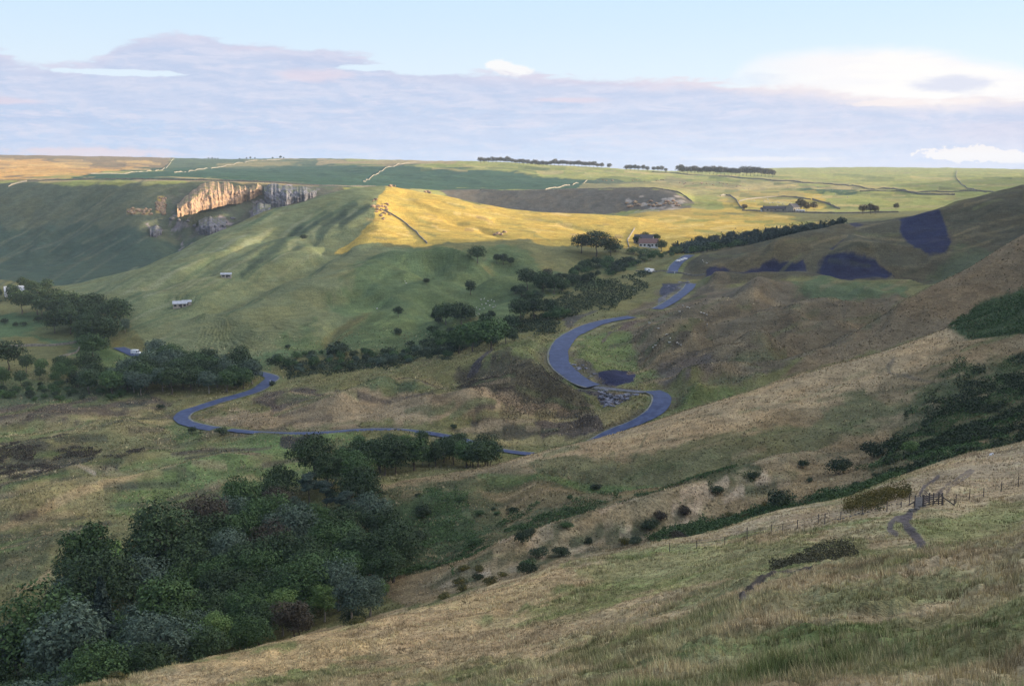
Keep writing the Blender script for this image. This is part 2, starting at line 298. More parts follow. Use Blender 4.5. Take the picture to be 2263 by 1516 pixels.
# ------------------------------------------------------------------ relief added to the smooth hills
_r = np.sqrt((vnoise(GX/70+.3*GY/70, GY/46, 21)*2-1)**2+.03); _r2 = np.sqrt((vnoise(GX/34-.2*GY/34, GY/25, 22)*2-1)**2+.03)
HUM = (.55-_r)*.85+(.5-_r2)*.38+fbm(GX, GY, 60, 2, 11)*.35
HUM2 = fbm(GX, GY, 13, 3, 31)
damp_far = sstep(D, 60, 200)
amp = np.zeros(D.shape); amp2 = np.zeros(D.shape)
slip = region([(330,900),(700,855),(1000,800),(1080,765),(1200,735),(1330,690),(1450,640),(1560,620),(1760,640),(2000,640),(1950,720),(1800,800),(1650,850),(1480,900),(1300,975),(1100,990),(700,985),(380,960)], 18, None, (380, 720))
flat_l = region([(-60,870),(560,872),(700,960),(800,1000),(700,1090),(300,1200),(-60,1330)], 25, None, (265, 560))
amp += slip*8.0+flat_l*3.2; amp2 += slip*.9+flat_l*.5
hill = region([(1500,640),(1560,560),(2263,400),(2300,640),(1900,625)], 14, None, (640, 1000))
amp += hill*5.0; amp2 += hill*.5
gul = region([(140,650),(600,470),(850,430),(1400,540),(1300,640),(900,780),(600,800),(330,770)], 14, None, (560, 1000))
amp += gul*3.0; amp2 += gul*.25
bslope = region([(780,1085),(1160,1010),(1667,866),(2263,520),(2263,980),(1700,1130),(1300,1230),(900,1340),(800,1250)], 14, None, (200, 600))
amp += bslope*.7; amp2 += bslope*.3
plat = sstep(D, 1350, 1500)
amp += plat*4.5
fore = 1-sstep(D, 150, 190)
amp2 += fore*.12
ROADPX = [(262,768),(285,780),(310,789),(340,791),(420,806),(520,815),(590,829),(606,836),(588,848),(570,862),(540,872),(500,883),(470,892),(436,903),(408,914),(396,926),(412,938),(452,947),(505,953),(570,958),(650,961),(730,957),(800,950),(880,950),(945,957),(1000,966),(1045,978),(1095,996),(1150,1007)]
ROADPX2 = [(1362,952),(1402,938),(1440,914),(1463,890),(1462,872),(1442,865)]
ROADPX3 = [(1312,857),(1300,854),(1262,832),(1238,810),(1231,788),(1240,762),(1262,742),(1300,723),(1345,710),(1378,704),(1398,700)]
ROADPX6 = [(1442,866),(1418,868),(1385,867),(1345,861),(1312,857)]
ROADPX4 = [(1452,686),(1474,673),(1500,656),(1520,640),(1528,628)]
ROADPX5 = [(1486,606),(1489,592),(1502,577),(1526,563)]
rm = (D > 340) & (D < 900); rdist = np.full(D.shape, 1e9)
for seg in (ROADPX, ROADPX2, ROADPX3, ROADPX4, ROADPX5, ROADPX6): rdist[rm] = np.minimum(rdist[rm], line_d(U0[rm], V0[rm], seg))
RDAMP = .08+.92*sstep(rdist, 14, 55)
GZ = GZ+(amp*HUM+amp2*HUM2)*RDAMP
GZ = GZ+fore*sstep(D, 8, 20)*(fbm(GX, GY, 9, 2, 51)*.22+fbm(GX, GY, 2.6, 2, 41)*.36+np.maximum(fbm(GX, GY, .95, 3, 43), -.2)*.46*(1-sstep(D, 70, 120)))
def bump(u, v, ru, rd, h, dref=None, rot=0.0):
    """a mound of height h (m) on the ground seen at photo pixel (u, v)"""
    global GZ
    p = ground(u, v, dref); 
    if p is None: return
    dx = GX-p[0]; dy = GY-p[1]; c, s = cos(rot), sin(rot)
    a = (dx*c+dy*s)/ru; b = (-dx*s+dy*c)/rd
    GZ = GZ+h*np.exp(-(a*a+b*b))*RDAMP
def ground(u, v, dmin=None):
    """first ground point seen at photo pixel (u, v); searched from dmin metres outward"""
    a = float(azt(u, v)[0]); t = float(azt(u, v)[1])
    j = int(np.clip(np.searchsorted(AZ, a)-1, 0, NC-2)); f = (a-AZ[j])/(AZ[j+1]-AZ[j])
    d = D[:, j]*(1-f)+D[:, j+1]*f; z = GZ[:, j]*(1-f)+GZ[:, j+1]*f
    tt = z/d; ok = tt >= t
    if dmin: ok &= d >= dmin
    i = np.argmax(ok)
    if not ok[i]: return None
    if i == 0: i = 1
    dd = d[i] if tt[i-1] >= t else d[i-1]+(d[i]-d[i-1])*(t-tt[i-1])/(tt[i]-tt[i-1]+1e-12)
    return (dd*sin(a), dd*cos(a), dd*t)
def hz(x, y):
    """ground height under (x, y)"""
    a = math.atan2(x, y); d = math.hypot(x, y)
    j = int(np.clip(np.searchsorted(AZ, a)-1, 0, NC-2)); f = (a-AZ[j])/(AZ[j+1]-AZ[j])
    f = min(max(f, 0), 1)
    o = 0
    for jj, w in ((j, 1-f), (j+1, f)): o += w*np.interp(d, D[:, jj], GZ[:, jj])
    return float(o)
def at(u, d):
    a = float(u2az(u)); x, y = d*sin(a), d*cos(a); return (x, y, hz(x, y))
def crease(px, h, w, dmin=None, taper=.18):
    """a ridge (h > 0) or gully (h < 0) of half-width w metres along a line seen in the photo"""
    global GZ
    P = [ground(u, v, dmin) for u, v in px]; P = np.array([q for q in P if q is not None])
    if len(P) < 2: return
    s = np.concatenate([[0], np.cumsum(np.hypot(*np.diff(P[:, :2], axis=0).T))]); n = max(3, int(s[-1]/(w*.13))); q = np.linspace(0, s[-1], n)
    X_, Y_ = np.interp(q, s, P[:, 0]), np.interp(q, s, P[:, 1])
    m = (GX > X_.min()-3*w) & (GX < X_.max()+3*w) & (GY > Y_.min()-3*w) & (GY < Y_.max()+3*w)
    x = GX[m]+fbm(GX[m], GY[m], 30, 2, 7)*w*.9; y = GY[m]+fbm(GX[m], GY[m], 30, 2, 8)*w*.9; best = np.full(x.shape, 1e9); f = np.zeros(x.shape)
    for i in range(n):
        d = (x-X_[i])**2+(y-Y_[i])**2; k = d < best; best = np.where(k, d, best); f = np.where(k, i/(n-1), f)
    GZ[m] += h*np.exp(-best/(w*w))*sstep(f, -.01, taper)*(1-sstep(f, 1-taper, 1.01))*(RDAMP[m] if w > 4.5 else 1)
for px, h, w, dm in [
 ([(1060,572),(930,598),(840,628),(700,666),(580,712),(490,765)], 14, 22, 560),
 ([(1000,562),(880,588),(760,616),(640,655),(520,695),(420,740)], -11, 19, 560),
 ([(820,470),(770,520),(690,570),(590,620),(480,675),(390,735)], -7, 12, 560),
 ([(740,500),(650,545),(540,600),(430,655),(340,700)], -6, 11, 560),
 ([(700,545),(600,590),(500,640),(400,690)], 6, 11, 560),
 ([(640,500),(540,545),(420,600),(300,650)], -5, 11, 560),
 ([(1150,560),(1080,610),(1030,660),(960,700)], -9, 16, 560),
 ([(1000,640),(930,700),(860,770)], -6, 12, 520),([(830,660),(760,710),(690,780)], -5, 12, 520),([(1330,560),(1250,590),(1150,620)], -3, 10, 620),
 ([(330,470),(390,530),(430,590)], -9, 14, 950),([(570,430),(520,480),(470,550)], -9, 14, 950),([(440,470),(430,520),(440,580)], -6, 10, 950),([(200,420),(140,500),(90,590)], -5, 18, 950),([(90,430),(40,520),(0,600)], -4, 18, 950),
 ([(960,480),(1050,500),(1130,530)], -2.0, 9, 790),([(1200,490),(1290,505),(1380,530)], -2.5, 9, 790),([(900,440),(1000,470),(1100,490)], 2.0, 9, 790),
 ([(1530,628),(1596,618),(1683,615),(1770,618),(1832,648)], 4.5, 11, 520),([(1566,690),(1647,664),(1745,646),(1873,650),(1970,662)], 5.5, 10, 480),([(1580,705),(1660,680),(1760,662),(1870,664)], -3, 9, 460),
 ([(1540,735),(1642,724),(1745,714),(1847,680),(1924,689)], 5, 9, 440),([(1560,750),(1660,738),(1760,728),(1840,700)], -3, 8, 430),
 ([(1432,800),(1530,786),(1637,756),(1745,750),(1821,735),(1924,704)], 5.5, 9, 420),([(1500,810),(1600,785),(1700,775),(1790,757)], -3, 8, 420),
 ([(1509,848),(1596,824),(1647,822),(1709,802),(1821,746),(1888,715)], -5, 8, 400),([(1320,752),(1371,722),(1432,714),(1463,736)], 1.5, 7, 430),([(1440,776),(1490,748),(1530,775)], 4.5, 8, 430),([(1500,700),(1560,690),(1600,672)], 3, 8, 460),
 ([(1760,770),(1620,800),(1500,820),(1420,815)], 5, 11, 400),([(1700,800),(1600,830),(1500,862)], -4, 9, 400),([(1420,740),(1480,725),(1560,720)], 4, 9, 420),
 ([(1290,905),(1180,862),(1060,880),(960,925)], 4, 9, 380),([(1100,790),(1160,815),(1200,850)], 2.2, 12, 400),([(980,880),(870,856),(780,895),(700,925)], 4, 8, 380),
 ([(1260,920),(1060,935),(900,945),(760,945)], 1.8, 6, 370),([(760,870),(640,890),(560,910)], 2.5, 8, 380),
 ([(-20,1180),(120,1130),(250,1085),(420,1038),(600,1002)], 3.5, 9, 230),([(0,1090),(150,1050),(300,1010)], 2.5, 9, 230),([(0,1000),(200,962),(340,930)], 2.5, 9, 230),([(0,1240),(120,1200),(240,1170)], 2, 8, 230),([(0,950),(160,920),(300,900)], -2, 8, 230),
 ([(2263,905),(2000,955),(1720,1010),(1450,1050),(1150,1055)], -4.5, 11, 210),([(2080,975),(1880,1012),(1640,1068),(1450,1122),(1280,1180),(1100,1235),(940,1300)], 4.5, 8, 200),
 ([(1300,1190),(1500,1130),(1750,1085),(1950,1045)], -3, 8, 200),([(900,1100),(960,1180),(930,1260)], -4, 10, 200),([(1060,1060),(1090,1130),(1060,1200)], -3, 9, 200),
 ([(1700,560),(1850,545),(1960,580)], 5, 16, 640),([(1560,610),(1700,596),(1790,600)], -5, 10, 640),([(2120,600),(2030,600),(1960,612)], -5, 14, 640),
 ([(1700,880),(1850,830),(2000,790),(2200,700)], -2.5, 9, 300)]:
    crease(px, h, w, dm)
BUMPS = [(860,862,13,9,5.5,None,0),(700,905,16,8,2.5,None,0),(1180,872,26,13,3.5,None,-.15),(1070,900,18,10,5,None,0),(960,880,16,9,3,None,0),
 (1480,775,11,12,6,None,0),(1590,700,26,12,4,None,.2),(1760,690,30,13,5,None,.3),(1640,770,30,12,4,None,.35),(1420,770,14,14,3,None,0),
 (1120,800,12,14,5,None,0),(1560,830,30,10,4,None,.3),(1700,640,34,12,3,None,.1),
 (180,1075,16,10,2.5,None,.2),(60,1100,16,8,1.5,None,0),(300,1010,14,8,1.8,None,0),(1240,955,22,6,1.8,None,0),
 (1700,575,34,16,6,650,.0),(1880,555,34,16,7,650,.2),(1950,520,26,16,-5,700,.0),(1080,640,22,18,6,600,.3),(880,640,24,40,6,600,.5)]
for b in BUMPS: bump(*b)
# offscreen shoulder of the big hill to the right, crest shaped to shade the valley
pp = GY-.344*GX
PK = np.array([-400,-50,60,157,400,800,815,828,842,863,885,2000]); KV = np.array([-40,0,0,-20,-20,-20,-27,-42,-60,-80,-125,-130])
sl = TS/sin(SUN_AZ)
cz = np.interp(pp, PK, KV); xr = 120+.62*np.clip(pp, 0, 1400)
crest = cz+sl*xr
shoulder = crest-np.where(GX < xr, (xr-GX)*.75, (GX-xr)*.22)
wmask = sstep(UC, 2330, 2420)[None]*np.ones(D.shape)
GZ = GZ*(1-wmask)+np.maximum(GZ*0+np.minimum(GZ, crest+40), shoulder)*wmask
GZ = np.where(wmask > 0, np.minimum(GZ, np.maximum(crest, -140)+.0*GZ+ (1-wmask)*400), GZ)

# ------------------------------------------------------------------ the road
def chaik(P, n=2):
    P = np.array(P, float)
    for _ in range(n):
        Q = [P[0]]
        for i in range(len(P)-1): Q += [P[i]*.75+P[i+1]*.25, P[i]*.25+P[i+1]*.75]
        Q.append(P[-1]); P = np.array(Q)
    return P
def resample(P, step):
    s = np.concatenate([[0], np.cumsum(np.hypot(*np.diff(P[:, :2], axis=0).T))])
    n = max(2, int(s[-1]/step)+1); q = np.linspace(0, s[-1], n)
    return np.stack([np.interp(q, s, P[:, i]) for i in range(P.shape[1])], 1)
def path3(px, step=2.0, dmin=None, smooth=9):
    P = [ground(u, v, dmin) for u, v in px]; P = np.array([p for p in P if p is not None])
    P = resample(chaik(P, 3), step)
    if smooth:
        z = np.pad(P[:, 2], smooth, mode='edge'); P[:, 2] = np.convolve(z, np.ones(2*smooth+1)/(2*smooth+1), 'valid')
    return P
def flatten(P, w, fall):
    global GZ
    m = (GX > P[:, 0].min()-30) & (GX < P[:, 0].max()+30) & (GY > P[:, 1].min()-30) & (GY < P[:, 1].max()+30)
    x = GX[m]; y = GY[m]; best = np.full(x.shape, 1e9); zz = np.zeros(x.shape)
    for i in range(len(P)):
        d = np.hypot(x-P[i, 0], y-P[i, 1]); k = d < best; best = np.where(k, d, best); zz = np.where(k, P[i, 2], zz)
    wgt = 1-sstep(best, w, w+fall)
    GZ[m] = GZ[m]*(1-wgt)+zz*wgt
    return m, best
ROADS = []
whole = [np.array([ground(u, v, 340) for u, v in seg]) for seg in (ROADPX, ROADPX2, ROADPX3, ROADPX4, ROADPX5, ROADPX6)]
def pathw(W, step=2.0, smooth=8):
    P = resample(chaik(W, 3), step); z = np.pad(P[:, 2], smooth, mode='edge'); P[:, 2] = np.convolve(z, np.ones(2*smooth+1)/(2*smooth+1), 'valid'); return P
whole0a = whole[0][:19]
low = np.concatenate([whole[0][18:], np.array([at(1230, 384), at(1310, 388)]), whole[1]])
for W, w in ((whole0a, 3.5), (low[:-len(whole[1])], 2.3), (low[-len(whole[1])-1:], 3.9), (whole[2], 4.9), (whole[3], 3.4), (whole[4], 3.8), (whole[5], 1.9)):
    P = pathw(W); ROADS.append((P, w))
road_near = np.full(D.shape, 1e9)
for P, w in ROADS:
    m, b = flatten(P, w+1.6, 9.0); road_near[m] = np.minimum(road_near[m], b-w)

crease([(540,965),(620,970),(700,972),(780,964),(860,962),(930,964)], 1.5, 4, 340, .1)
def pin(P, u, v):
    ins = False; n = len(P)
    for i in range(n):
        (ax, ay), (bx, by) = P[i], P[(i+1) % n]
        if (ay > v) != (by > v) and u < (bx-ax)*(v-ay)/(by-ay)+ax: ins = not ins
    return ins
# ------------------------------------------------------------------ ground colours (albedo), region by region
U1, V1 = U0, V0
N_A = fbm(GX, GY, np.maximum(D*.06, 3), 4, 61) if False else fbm(GX, GY, 30, 5, 61)
N_B = fbm(GX, GY, 8, 4, 71); N_C = fbm(GX*.35+GY*.9, GZ*4.0, 24, 4, 81)
N_px = fbm(GX/np.maximum(D, 1)*900, np.log(D)*500, 34, 5, 91, .62)
GREEN=(.105,.140,.055); DGREEN=(.048,.075,.036); TAN=(.30,.235,.135); STRAW=(.235,.205,.105); BROWN=(.125,.098,.068); HEATH=(.085,.070,.060)
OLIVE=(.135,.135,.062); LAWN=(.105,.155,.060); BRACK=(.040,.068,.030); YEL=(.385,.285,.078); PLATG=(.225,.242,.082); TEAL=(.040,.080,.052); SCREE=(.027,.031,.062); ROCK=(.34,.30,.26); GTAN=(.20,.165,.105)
COL = np.zeros(D.shape+(3,)); COL[:] = OLIVE
ROUGHF = np.zeros(D.shape)
def paint(P, col, soft=8, w=1.0, dr=(0, 1e9), nz='A', dens=None):
    n = {'A': N_px, 'B': N_B, 'C': N_C, None: None}[nz]
    r = region(P, soft, n, dr)*w
    if dens is not None: r = r*sstep({'A': N_A, 'B': N_B, 'C': N_C, 'P': N_px}[dens[0]], dens[1], dens[2])
    COL[:] = COL*(1-r[..., None])+np.array(col)*r[..., None]
TRACK = np.zeros(D.shape)
def stroke(P, col, w=2, soft=2, a=1.0, dr=(0, 1e9)):
    P = np.asarray(P, float); pad = w+soft+4
    m = (U1 > P[:, 0].min()-pad) & (U1 < P[:, 0].max()+pad) & (V1 > P[:, 1].min()-pad) & (V1 < P[:, 1].max()+pad) & (D > dr[0]) & (D < dr[1])
    if not m.any(): return
    dd = line_d(U1[m], V1[m], P)+N_px[m]*1.2
    r = (1-sstep(dd, w*.5, w*.5+soft))*a
    COL[m] = COL[m]*(1-r[:, None])+np.array(col)*r[:, None]
    if dr[0] < 100: TRACK[m] = np.maximum(TRACK[m], r)
mixc = lambda a, b, t: tuple(x*(1-t)+y*t for x, y in zip(a, b))
def fill(mask, col): COL[:] = COL*(1-mask[..., None])+np.array(col)*mask[..., None]
# plateau and far fields
lay = lambda k: np.exp(KS[k])[None]*1.003
LA, LB, LB2, LE, LG, LH = lay(6), lay(10), lay(12), lay(17), lay(20), lay(24)
fill(sstep(D, 1150, 1200), PLATG)
fill(sstep(D, 1150, 1200)*sstep(N_A, -.1, .5)*.6, STRAW)
FAR = (1150, 1e9)
paint([(-60,330),(390,330),(372,372),(150,392),(-60,405)], (.19,.145,.085), 3, 1, FAR)  # moor brown, deepened for the shade on the upper slope
paint([(-60,352),(90,352),(180,366),(290,372),(160,392),(-60,396)], (.44,.27,.10), 3, .95, FAR)  # orange sunlight painted on the lower slope
paint([(385,348),(760,350),(830,380),(300,400),(365,374)], (.075,.105,.065), 2, 1, FAR)
paint([(300,378),(700,368),(880,362),(1010,372),(1300,398),(1430,416),(1000,424),(700,412),(480,402),(200,404),(160,394)], TEAL, 3, 1, FAR)  # dark pasture green that also carries the shade on the field
paint([(480,362),(600,352),(700,356),(620,366),(500,372)], STRAW, 2, .8, FAR)
paint([(700,352),(1010,356),(1000,364),(700,364)], (.26,.21,.12), 2, .9, FAR)
paint([(60,399),(420,396),(640,405),(700,411),(600,411),(400,402),(100,405)], TAN, 1.5, .8, (1150,1700))
paint([(1320,396),(1500,396),(1660,412),(1640,420),(1480,410),(1300,404)], (.06,.085,.06), 3, .9, FAR)  # dark band painted where a shadow crosses the fields
paint([(1290,408),(1480,404),(1700,412),(1690,424),(1500,417),(1280,416)], STRAW, 2, .7, FAR)
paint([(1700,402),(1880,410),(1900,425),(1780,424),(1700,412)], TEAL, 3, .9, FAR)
paint([(1590,440),(1640,424),(1800,425),(1840,462),(1600,466)], YEL, 3, .8, FAR)
paint([(1700,396),(1900,410),(2110,425),(2110,432),(1850,420),(1700,404)], (.30,.25,.12), 2, .7, FAR)
paint([(1420,395),(1720,395),(1780,440),(1600,440),(1480,425)], STRAW, 4, .6, FAR)
# steep far slope, left-hand hill H
paint([(960,420),(1480,418),(1535,450),(1520,465),(1200,478),(1000,440)], (.115,.105,.085), 2, 1, (1050,1335))
paint([(1380,440),(1500,436),(1515,458),(1400,464)], ROCK, 4, .8, (1100,1335), 'B', ('B', -.05, .25))
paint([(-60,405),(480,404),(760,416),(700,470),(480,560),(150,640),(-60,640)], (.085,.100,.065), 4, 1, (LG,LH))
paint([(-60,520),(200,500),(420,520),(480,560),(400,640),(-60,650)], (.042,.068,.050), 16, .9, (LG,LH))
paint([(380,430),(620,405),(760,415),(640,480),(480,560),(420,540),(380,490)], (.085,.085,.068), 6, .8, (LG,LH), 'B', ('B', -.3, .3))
paint([(346,432),(366,432),(370,474),(342,474)], (.36,.26,.09), 4, .9, (LG,LH)); paint([(276,458),(330,462),(336,476),(280,476)], (.34,.25,.11), 4, .8, (LG,LH))
for q in ([(440,492),(500,478),(560,490),(540,510),(470,512)],[(330,500),(352,500),(350,520),(326,520)],[(560,440),(590,445),(585,480),(560,486)],[(600,412),(700,416),(690,432),(610,430)],[(380,475),(420,482),(400,500),(380,496)],[(400,515),(430,520),(420,540),(396,532)]):
    paint(q, (.20,.18,.20), 4, .9, (LG,LH), 'B', ('B', -.1, .12))
# hill G (long spur), its sunlit shoulder
paint([(120,630),(330,575),(604,454),(760,412),(860,400),(850,540),(940,560),(1000,600),(800,680),(600,800),(330,770),(260,700)], (.135,.155,.080), 5, 1, (560,LG))
paint([(340,740),(700,560),(840,520),(900,620),(640,780),(440,780)], (.125,.135,.072), 20, .5, (560,1010))
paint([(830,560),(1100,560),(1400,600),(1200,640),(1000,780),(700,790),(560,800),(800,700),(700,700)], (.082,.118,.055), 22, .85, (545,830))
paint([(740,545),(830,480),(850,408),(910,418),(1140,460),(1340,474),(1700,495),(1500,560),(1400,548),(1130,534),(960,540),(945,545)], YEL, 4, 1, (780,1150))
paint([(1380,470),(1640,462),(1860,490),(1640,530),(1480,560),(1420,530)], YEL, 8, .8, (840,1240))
# valley meadow on the left
paint([(-60,690),(80,700),(260,760),(330,790),(300,810),(60,760),(-60,750)], (.065,.115,.058), 10, .85, (560,900))
paint([(40,720),(160,715),(170,760),(40,750)], OLIVE, 8, .6, (560,900))
paint([(170,775),(260,765),(320,795),(240,830),(180,800)], (.085,.125,.05), 8, .8, (520,700))
# landslip ground
paint([(330,900),(560,868),(700,830),(1000,800),(1080,765),(1200,735),(1330,690),(1450,640),(1560,620),(1990,620),(2010,660),(1950,720),(1800,800),(1650,860),(1480,910),(1300,975),(1100,990),(700,985),(380,960)], OLIVE, 10, 1, (370,720))
paint([(1380,700),(1530,625),(1760,630),(2010,640),(1980,720),(1650,850),(1500,860),(1400,850),(1380,800)], (.125,.105,.072), 12, .9, (400,720))
paint([(1440,640),(1720,640),(1900,660),(1700,700),(1500,690)], (.115,.100,.072), 10, .6, (400,720))
paint([(1780,622),(2010,622),(2000,660),(1860,668),(1740,640)], (.085,.120,.060), 8, .8, (600,720))
paint([(1240,760),(1290,735),(1400,740),(1420,790),(1520,830),(1400,850),(1300,820)], (.115,.155,.060), 10, .8, (400,600))
paint([(1100,780),(1220,760),(1230,830),(1300,870),(1270,900),(1160,850),(1060,850)], (.13,.15,.065), 10, .8, (400,600))
paint([(1020,850),(1130,830),(1240,850),(1285,910),(1180,930),(1060,920),(1000,880)], (.070,.062,.045), 14, .85, (380,560))
paint([(640,900),(900,880),(1000,900),(1300,915),(1250,935),(900,945),(640,940),(480,945),(440,925),(560,905)], (.250,.195,.125), 8, .85, (380,560))
paint([(560,880),(700,860),(830,850),(860,870),(760,890),(600,910)], HEATH, 9, .9, (380,600))
paint([(790,870),(840,845),(960,850),(980,870),(880,880)], STRAW, 6, .8, (380,560))
paint([(800,878),(920,872),(940,885),(820,898)], (.05,.075,.04), 5, .8, (380,560))
paint([(940,935),(1260,925),(1500,905),(1320,965),(1100,975),(960,960)], STRAW, 8, .8, (370,500))
paint([(1180,940),(1320,930),(1330,945),(1200,960)], HEATH, 4, .9, (370,500))
paint([(930,950),(1020,940),(1200,950),(1080,962)], (.06,.06,.045), 4, .8, (370,500))
paint([(1500,870),(1660,850),(1560,900),(1480,910)], GREEN, 8, .7, (370,500))
paint([(1440,800),(1560,790),(1600,830),(1520,860),(1450,850)], (.095,.085,.072), 8, .9, (400,560))
# floor, left
paint([(-60,870),(560,872),(420,900),(380,950),(560,970),(760,985),(700,1060),(500,1110),(300,1180),(100,1290),(-60,1330)], (.150,.150,.075), 12, 1, (240,560))
paint([(-60,880),(420,876),(380,905),(200,920),(60,940),(-60,930)], HEATH, 10, .85, (240,560), 'A')
paint([(-60,850),(300,850),(330,880),(60,900),(-60,900)], (.07,.10,.05), 12, .7, (400,600))
paint([(100,930),(360,890),(390,940),(260,990),(60,960)], STRAW, 12, .7, (240,560), 'A', ('B', -.4, .2))
paint([(-60,960),(200,980),(330,1000),(240,1050),(60,1060),(-60,1040)], (.060,.062,.048), 14, .9, (240,500), 'A', ('B', -.5, .1))
paint([(200,1080),(520,1010),(780,985),(700,1040),(480,1100),(300,1140)], LAWN, 22, .75, (240,500))
paint([(400,960),(640,975),(740,990),(560,1010),(420,990)], LAWN, 22, .55, (240,500))
paint([(-60,1110),(200,1060),(340,1060),(200,1130),(-60,1180)], STRAW, 14, .7, (240,500))
paint([(-60,1180),(120,1150),(200,1190),(60,1280),(-60,1290)], (.075,.085,.05), 12, .8, (230,500), 'A', ('B', -.5, .2))
paint([(190,1225),(262,1205),(275,1290),(215,1300)], (.11,.20,.05), 6, .9, (200,400))
stroke([(-30,1182),(90,1152),(200,1112),(290,1082),(330,1060),(420,1038),(560,1012)], TAN, 4, 5, .8, (240,500))
stroke([(40,1305),(80,1290),(110,1270)], TAN, 6, 5, .7, (200,500))
stroke([(60,1040),(130,1030),(190,1050),(210,1056)], (.38,.33,.26), 4, 3, .7, (240,500))
# slope B : rough grass over bracken
paint([(770,1090),(1160,1005),(1667,862),(2150,700),(2263,660),(2263,520),(2060,620),(1839,750),(1660,850),(2300,400),(2300,1000),(1700,1140),(1330,1240),(900,1340),(780,1260)], (.205,.165,.098), 6, 1, (LA,LB))
paint([(1700,840),(1839,750),(2029,645),(2263,505),(2300,640),(2150,705),(1953,778)], (.160,.128,.080), 5, 1, (LB,LB2))
paint([(980,1040),(1160,1000),(1514,902),(1953,768),(2150,690),(2060,800),(1900,870),(1500,980),(1200,1030)], (.320,.250,.150), 10, .9, (LA,LB))
paint([(1060,1040),(1500,990),(1900,890),(2010,900),(1900,960),(1700,1030),(1300,1060)], (.115,.120,.062), 16, .9, (250,450))
paint([(800,1090),(1060,1045),(1400,1050),(1660,1030),(1700,1080),(1500,1110),(1250,1170),(1100,1230),(900,1280),(790,1250)], (.062,.075,.038), 10, .9, (200,400))
paint([(1060,1070),(1480,1050),(1560,1080),(1350,1120),(1150,1120)], (.165,.135,.075), 14, .8, (200,400))
paint([(860,1100),(1000,1090),(1080,1150),(1000,1240),(880,1280),(840,1180)], DGREEN, 16, .8, (200,400))
paint([(1980,930),(2120,800),(2280,760),(2280,990),(2140,1005),(1990,1055),(1890,1060)], BRACK, 20, .75, (200,480), 'A', ('B', -.9, -.1))
paint([(2100,720),(2170,680),(2280,640),(2280,740),(2150,745)], BRACK, 8, .95, (380,560))
paint([(1450,1190),(1560,1130),(1760,1100),(1900,1060),(1990,1040),(1990,1062),(1890,1100),(1730,1134),(1620,1176)], BRACK, 7, .95, (190,330))
paint([(930,1300),(1060,1245),(1250,1185),(1450,1120),(1600,1080),(1760,1050),(1880,1015),(1850,1040),(1700,1075),(1560,1125),(1440,1180),(1300,1225),(1180,1250),(1000,1300)], (.265,.225,.14), 9, .8, (190,340))
stroke([(1060,1052),(1250,1055),(1420,1048),(1600,1036),(1760,1020)], (.085,.135,.05), 5, 6, .7, (230,400))
stroke([(1975,790),(1962,800),(1975,822),(2020,838),(2090,850)], (.08,.075,.065), 3, 4, .6, (300,480))
stroke([(1430,960),(1408,1000),(1395,1020)], (.08,.085,.05), 2, 3, .6, (300,420))
# hill E with bare shale faces
paint([(1500,620),(1526,560),(1728,524),(1964,480),(2263,400),(2300,660),(2000,622)], (.085,.080,.052), 4, 1, (640,1000))
paint([(1560,590),(1700,560),(1900,540),(1960,600),(1780,600),(1600,605)], (.115,.100,.058), 10, .7, (640,1000))
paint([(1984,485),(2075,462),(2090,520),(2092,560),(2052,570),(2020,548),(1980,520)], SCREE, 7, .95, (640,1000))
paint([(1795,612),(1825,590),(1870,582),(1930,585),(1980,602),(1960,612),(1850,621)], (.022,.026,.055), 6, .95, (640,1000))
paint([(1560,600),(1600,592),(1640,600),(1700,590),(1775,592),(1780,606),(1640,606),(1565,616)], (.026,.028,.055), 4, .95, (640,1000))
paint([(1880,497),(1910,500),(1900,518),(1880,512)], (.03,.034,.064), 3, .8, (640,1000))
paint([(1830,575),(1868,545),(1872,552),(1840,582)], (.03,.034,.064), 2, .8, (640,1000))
paint([(2000,610),(2110,560),(2263,520),(2280,560),(2100,620),(2000,640)], (.075,.095,.050), 12, .6, (640,1000))
# bare scars in the landslip
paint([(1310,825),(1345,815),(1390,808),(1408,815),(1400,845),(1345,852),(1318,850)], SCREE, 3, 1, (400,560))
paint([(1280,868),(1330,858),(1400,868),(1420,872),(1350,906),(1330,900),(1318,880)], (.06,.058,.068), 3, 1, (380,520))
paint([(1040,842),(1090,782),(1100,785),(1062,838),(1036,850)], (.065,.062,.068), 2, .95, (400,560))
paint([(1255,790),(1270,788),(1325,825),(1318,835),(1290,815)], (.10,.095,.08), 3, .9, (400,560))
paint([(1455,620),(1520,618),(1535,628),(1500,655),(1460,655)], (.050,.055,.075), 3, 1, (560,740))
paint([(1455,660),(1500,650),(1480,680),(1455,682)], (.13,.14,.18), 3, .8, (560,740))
paint([(1230,705),(1320,680),(1325,690),(1260,725)], (.075,.07,.07), 4, .8, (480,640))
paint([(1385,715),(1420,702),(1330,755),(1315,758)], (.10,.08,.068), 2.5, .9, (480,640))
paint([(625,982),(700,976),(712,984),(690,992),(650,990)], (.05,.045,.042), 3, .9, (300,480))
stroke([(930,965),(980,962),(1010,958)], (.05,.045,.04), 2, 2, .7, (330,480))
stroke([(570,960),(620,972),(650,985)], (.05,.045,.04), 2.5, 2, .8, (330,480))
